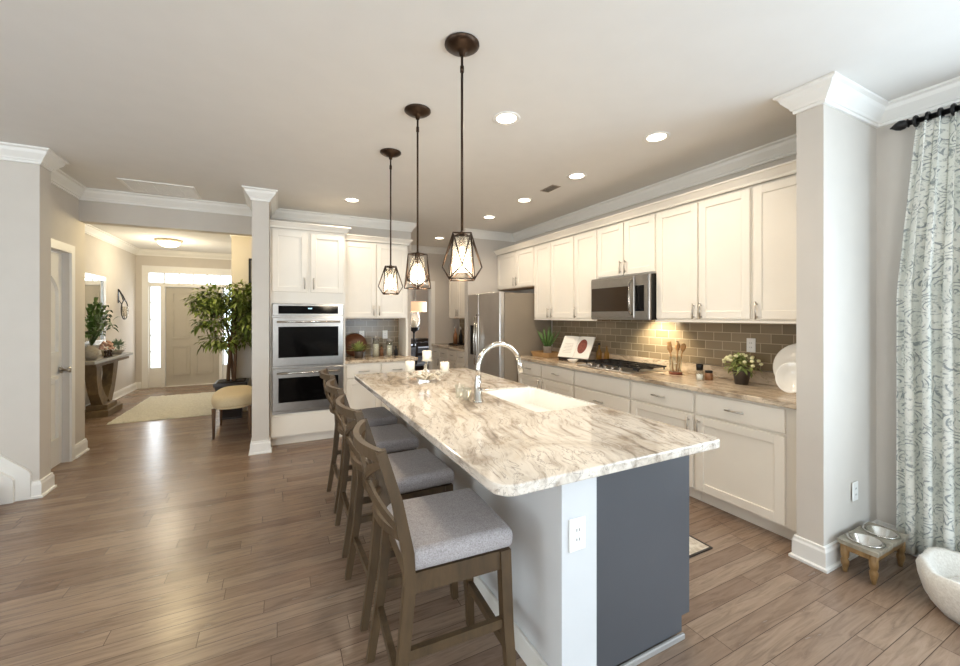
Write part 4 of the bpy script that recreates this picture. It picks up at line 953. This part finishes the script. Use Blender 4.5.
b = B(); b.lathe([(0, 0), (.05, 0), (.085, .08), (.07, .16), (.045, .19), (.05, .2), (0, .19)], n=18); b.obj('vase', 'stone', t)
b = B()
for k in range(80):
    a = rnd.uniform(0, 2*PI); tl = rnd.uniform(.1, 1.0); d = Vector((abs(math.cos(a))*math.sin(tl)*.5-.04, math.sin(a)*math.sin(tl), math.cos(tl))); s0 = Vector((0, 0, .18)); L = rnd.uniform(.2, .72)
    b.leaf(s0+d*L*.9, d, rnd.uniform(.18, .32), .055, .75, 4)
    if k % 3 == 0: b.tube([s0, s0+d*L], .004, 5)
b.obj('foliage', 'leaf', t)
t = thing('sage_succulents', 'sage green succulents in a low bowl on the console', 'potted plant', (-2.33, 8.38, .8505))
b = B(); b.lathe([(0, 0), (.06, 0), (.11, .06), (.10, .06), (0, .045)], n=20); b.obj('bowl', 'stone', t)
b = B(); leaves(b, (0, 0, .13), 130, (.09, .14, .06), .06, .03, 0, .8); b.obj('foliage', 'leaf_sage', t)
t = thing('flower_arrangement', 'pinkish flowers in a small pot on the console', 'flowers', (-2.34, 8.02, .8505))
b = B(); b.lathe([(0, 0), (.05, 0), (.065, .09), (0, .085)], n=16); b.obj('pot', 'tan_paint', t)
b = B()
for _ in range(26):
    d = Vector((rnd.gauss(0, 1), rnd.gauss(0, 1), abs(rnd.gauss(.6, .6)))).normalized(); b.ell((d.x*.07, d.y*.10, .11+d.z*.11), (.022, .022, .018), 8, 5)
b.obj('blossoms', 'pink', t)
for x, y, lb in ((-2.27, 7.74, 'near'), (-2.27, 7.84, 'middle'), (-2.27, 7.93, 'far')):
    b = B(); b.lathe([(0, 0), (.026, 0), (.018, .02), (.012, .05), (.02, .075), (.017, .098), (0, .108)], n=12)
    tag(b.obj('figurine', 'bronze', loc=(x, y, .8505)), 'little dark figurine on the console edge, %s of the three' % lb, 'figurine', 'console figurines')
t = thing('wall_mirror', 'white-framed rectangular mirror on the hall wall over the console', 'mirror', (-2.549, 7.86, 1.55))
b = B()
for y0, y1, z0, z1 in ((-.72, .72, .47, .55), (-.72, .72, -.55, -.47), (-.72, -.64, -.4699, .4699), (.64, .72, -.4699, .4699)): b.box(.001, .035, y0, y1, z0, z1, .006)
b.obj('frame', 'silver', t)
b = B(); b.box(.002, .012, -.639, .639, -.4695, .4695); b.obj('glass', 'mirror', t)
t = thing('wall_sconce', 'black iron candle sconce hanging on the hall wall', 'sconce', (-2.549, 9.26, 1.57))
b = B(); b.box(.001, .012, -.02, .02, .12, .37); b.obj('backplate', 'black', t)
b = B(); b.tube([(.09, .17*math.cos(2*PI*k/28), .17*math.sin(2*PI*k/28)) for k in range(28)], .009, 8, True, (1, 0, 0)); b.tube([(.012, 0, .36), (.06, -.03, .25), (.09, -.05, .16)], .009, 8); b.tube([(.012, 0, .36), (.06, .03, .25), (.09, .05, .16)], .009, 8); b.tube([(.012, .0, .17), (.05, 0, .1), (.09, 0, -.17)], .007, 8); b.obj('ring', 'black', t)
b = B(); b.lathe([(0, -.12), (.045, -.12), (.05, .06), (.047, .06), (.042, -.11), (0, -.11)], (.09, 0, 0), 16); b.obj('glass_cup', 'shade_glass', t)
# bench, planter tree, wall picture
t = thing('upholstered_bench', 'oval tan upholstered bench with dark legs behind the pillar', 'bench', (-.50, 5.99, 0))
prof = []
b = B(); n = 40
def oval(sx, sy, z): return [(sx*abs(math.cos(2*PI*k/n))**.75*math.copysign(1, math.cos(2*PI*k/n)), sy*abs(math.sin(2*PI*k/n))**.75*math.copysign(1, math.sin(2*PI*k/n)), z) for k in range(n)]
rs = [b.ring(oval(.235*a, .46*a2, z)) for a, a2, z in ((.96, .98, .385), (1, 1, .40), (1, 1, .455), (.96, .98, .485), (.8, .88, .51), (.45, .5, .525))]
for p, q in zip(rs, rs[1:]): b.bridge(p, q)
b.cap(rs[0], True); b.cap(rs[-1]); b.obj('seat', 'bench_cloth', t)
b = B(); rs = [b.ring(oval(.222, .445, z)) for z in (.36, .3845)]; b.bridge(*rs); b.cap(rs[0], True); b.cap(rs[1]); b.obj('seat_rail', 'bench_cloth', t)
for x, y in ((-.185, -.34), (.185, -.34), (-.185, .34), (.185, .34)):
    b = B(); b.tube([(x, y, .3595), (x, y, .2), (x, y, .001)], [.022, .018, .013], 10); b.obj('leg', 'bark', t)
t = thing('potted_ficus', 'tall leafy ficus tree in a dark square planter by the bench', 'potted tree', (-.60, 6.78, 0))
b = B(); b.prism([(-.13, -.13), (.13, -.13), (.13, .13), (-.13, .13)], 'z', .001, .02); ra = b.ring([(x*.12, y*.12, .02) for x, y in ((-1, -1), (1, -1), (1, 1), (-1, 1))]); rb = b.ring([(x*.19, y*.19, .47) for x, y in ((-1, -1), (1, -1), (1, 1), (-1, 1))]); b.bridge(ra, rb, False); b.cap(ra, True); b.cap(rb)
b.box(-.205, .205, -.205, .205, .4705, .52, .004); b.obj('planter', 'espresso', t)
b = B(); b.box(-.17, .17, -.17, .17, .5205, .53); b.obj('soil', 'soil', t)
b = B()
for k in range(3):
    a0 = 2*PI*k/3
    b.tube([(.045*math.cos(a0+z*2.2)*(1 if z < 1.3 else 1.6), .045*math.sin(a0+z*2.2), z) for z in (.525, .75, .95, 1.15, 1.35, 1.55)], [.026, .022, .02, .018, .014, .008], 8)
BR = []
for k in range(18):
    a = rnd.uniform(0, 2*PI); z0 = rnd.uniform(.95, 1.5); e_ = Vector((math.cos(a)*rnd.uniform(.15, .42)-.06, math.sin(a)*rnd.uniform(.1, .3), z0+rnd.uniform(.05, .45))); BR.append(e_)
    b.tube([(0, 0, z0), (e_.x*.5, e_.y*.5, (z0+e_.z)/2+.03), e_], [.010, .007, .003], 6)
b.obj('trunk', 'bark', t)
b = B()
for e_ in BR: leaves(b, e_, 80, (.16, .14, .13), .085, .042, .4, .1, .15, 2)
leaves(b, (.12, 0, 1.55), 620, (.34, .26, .42), .085, .042, .4, .1, .3, 2); leaves(b, (-.22, -.05, 1.72), 300, (.26, .2, .2), .085, .042, .4, .1, .2, 2); leaves(b, (.1, -.05, 1.15), 90, (.25, .2, .16), .07, .03, .4, .1, .2, 2)
for v in b.bm.verts:
    if v.co.y > .30: v.co.y = .30
    if v.co.x > .30: v.co.x = .30
b.obj('foliage', 'leaf_ficus', t)
t = thing('wall_picture', 'dark-framed picture on the yellow-lit wall beside the pillar', 'picture', (-.30, 7.149, 1.95))
b = B()
for x0, x1, z0, z1 in ((-.11, -.08, -.40, .40), (-.0799, .14, .37, .40), (-.0799, .14, -.40, -.37)): b.box(x0, x1, -.03, -.001, z0, z1)
b.box(.14, .17, -.03, -.001, -.40, .40); b.obj('frame', 'black', t)
b = B(); b.box(-.0799, .1399, -.015, -.002, -.3699, .3699); b.obj('canvas', 'art', t)

# ------------------------------------------------------------------ glimpse of the room through the corridor doorway
t = thing('dining_table', 'dark table under a grey-blue cloth seen through the corridor doorway', 'table', (2.90, 8.9, 0))
b = B(); b.box(-.45, .45, -.6, .6, .73, .765, .008); b.obj('tabletop', 'espresso', t)
for x in (-.40, .40):
    for y in (-.55, .55): b = B(); b.bar([(x, y, .73), (x, y, .001)], .06, .06, (1, 0, 0)); b.obj('leg', 'espresso', t)
b = B(); b.box(-.462, .462, -.612, .612, .7655, .772, .003); b.box(-.470, -.4625, -.615, .615, .47, .772); b.box(-.47, .47, -.623, -.6155, .47, .772); tag(b.obj('tablecloth', 'blue_cloth', loc=(2.90, 8.9, 0)), 'grey-blue cloth over the table beyond the doorway', 'tablecloth')
def chair(x, y, rz, lb):
    t = thing('dining_chair', lb, 'chair', (x, y, 0), rz, 'chairs beyond the doorway')
    b = B(); b.box(-.2, .2, -.2, .2, .44, .48, .008); b.obj('seat', 'blue_cloth', t)
    for sx in (-1, 1):
        b = B(); b.bar([(sx*.18, .18, .44), (sx*.18, .18, .001)], .035, .035, (1, 0, 0)); b.obj('leg', 'espresso', t)
        b = B(); b.bar([(sx*.18, -.18, .001), (sx*.18, -.18, .48), (sx*.18, -.24, .92)], .035, .035, (1, 0, 0)); b.obj('leg', 'espresso', t)
    b = B(); b.bar([(-.18, -.235, .88), (.18, -.235, .88)], .02, .09); b.bar([(-.18, -.205, .68), (.18, -.205, .68)], .02, .06); b.obj('backrest', 'espresso', t)
chair(2.66, 8.05, R(6), 'dark chair beyond the doorway, on the near side of the table')
t = thing('hurricane_lantern', 'clear glass goblet on a tall black pedestal beyond the doorway', 'candle holder', (2.66, 8.50, .7725))
b = B(); b.lathe([(0, 0), (.09, 0), (.09, .015), (.025, .04), (.02, .12), (.032, .16), (.02, .2), (.018, .30), (.03, .34), (.09, .37), (.12, .43), (.11, .44), (0, .40)], n=22); b.obj('pedestal', 'black', t)
b = B(); b.lathe([(.07, .441), (.125, .52), (.13, .62), (.10, .78), (.097, .78), (.127, .62), (.122, .525), (.067, .443)], n=24); b.obj('glass_globe', 'shade_glass', t)
b = B(); b.lathe([(0, .4405), (.045, .4405), (.045, .60), (0, .60)], n=18); b.obj('candle', 'candle', t)
t = thing('drum_pendant', 'tan drum shade hanging in the room beyond the doorway', 'pendant light', (2.84, 9.0, 0))
b = B(); b.lathe([(.27, 1.56), (.27, 1.79), (.266, 1.79), (.266, 1.56)], n=32); b.obj('shade', 'drum', t)
b = B(); b.cyl((0, 0, 1.78), (0, 0, H-.02), .008, n=8); b.lathe([(0, H-.03), (.06, H-.02), (.06, H-.001), (0, H-.001)], n=16); b.bar([(-.265, 0, 1.78), (.265, 0, 1.78)], .01, .01); b.obj('stem', 'black', t)
point('dining_lamp', (2.84, 9.0, 1.68), DINING_POWER, (1, .85, .65), .08)
t = thing('wall_hanging', 'black lyre-shaped ornament on the wall beyond the doorway', 'ornament', (3.22, 10.595, 1.45))
b = B(); b.tube([(.09*math.cos(2*PI*k/20), -.02, -.16+.12*math.sin(2*PI*k/20)) for k in range(20)], .014, 8, True, (0, 1, 0)); b.tube([(-.02, -.02, -.04), (0, -.02, .3)], .012, 8); b.tube([(.03, -.02, -.04), (0, -.02, .3)], .012, 8); b.obj('iron_loop', 'black', t)
b = B(); b.box(2.72, 3.62, 10.1, 10.55, .001, .86, .01); tag(b.obj('sideboard', 'espresso'), 'dark sideboard against the far wall beyond the doorway', 'sideboard')
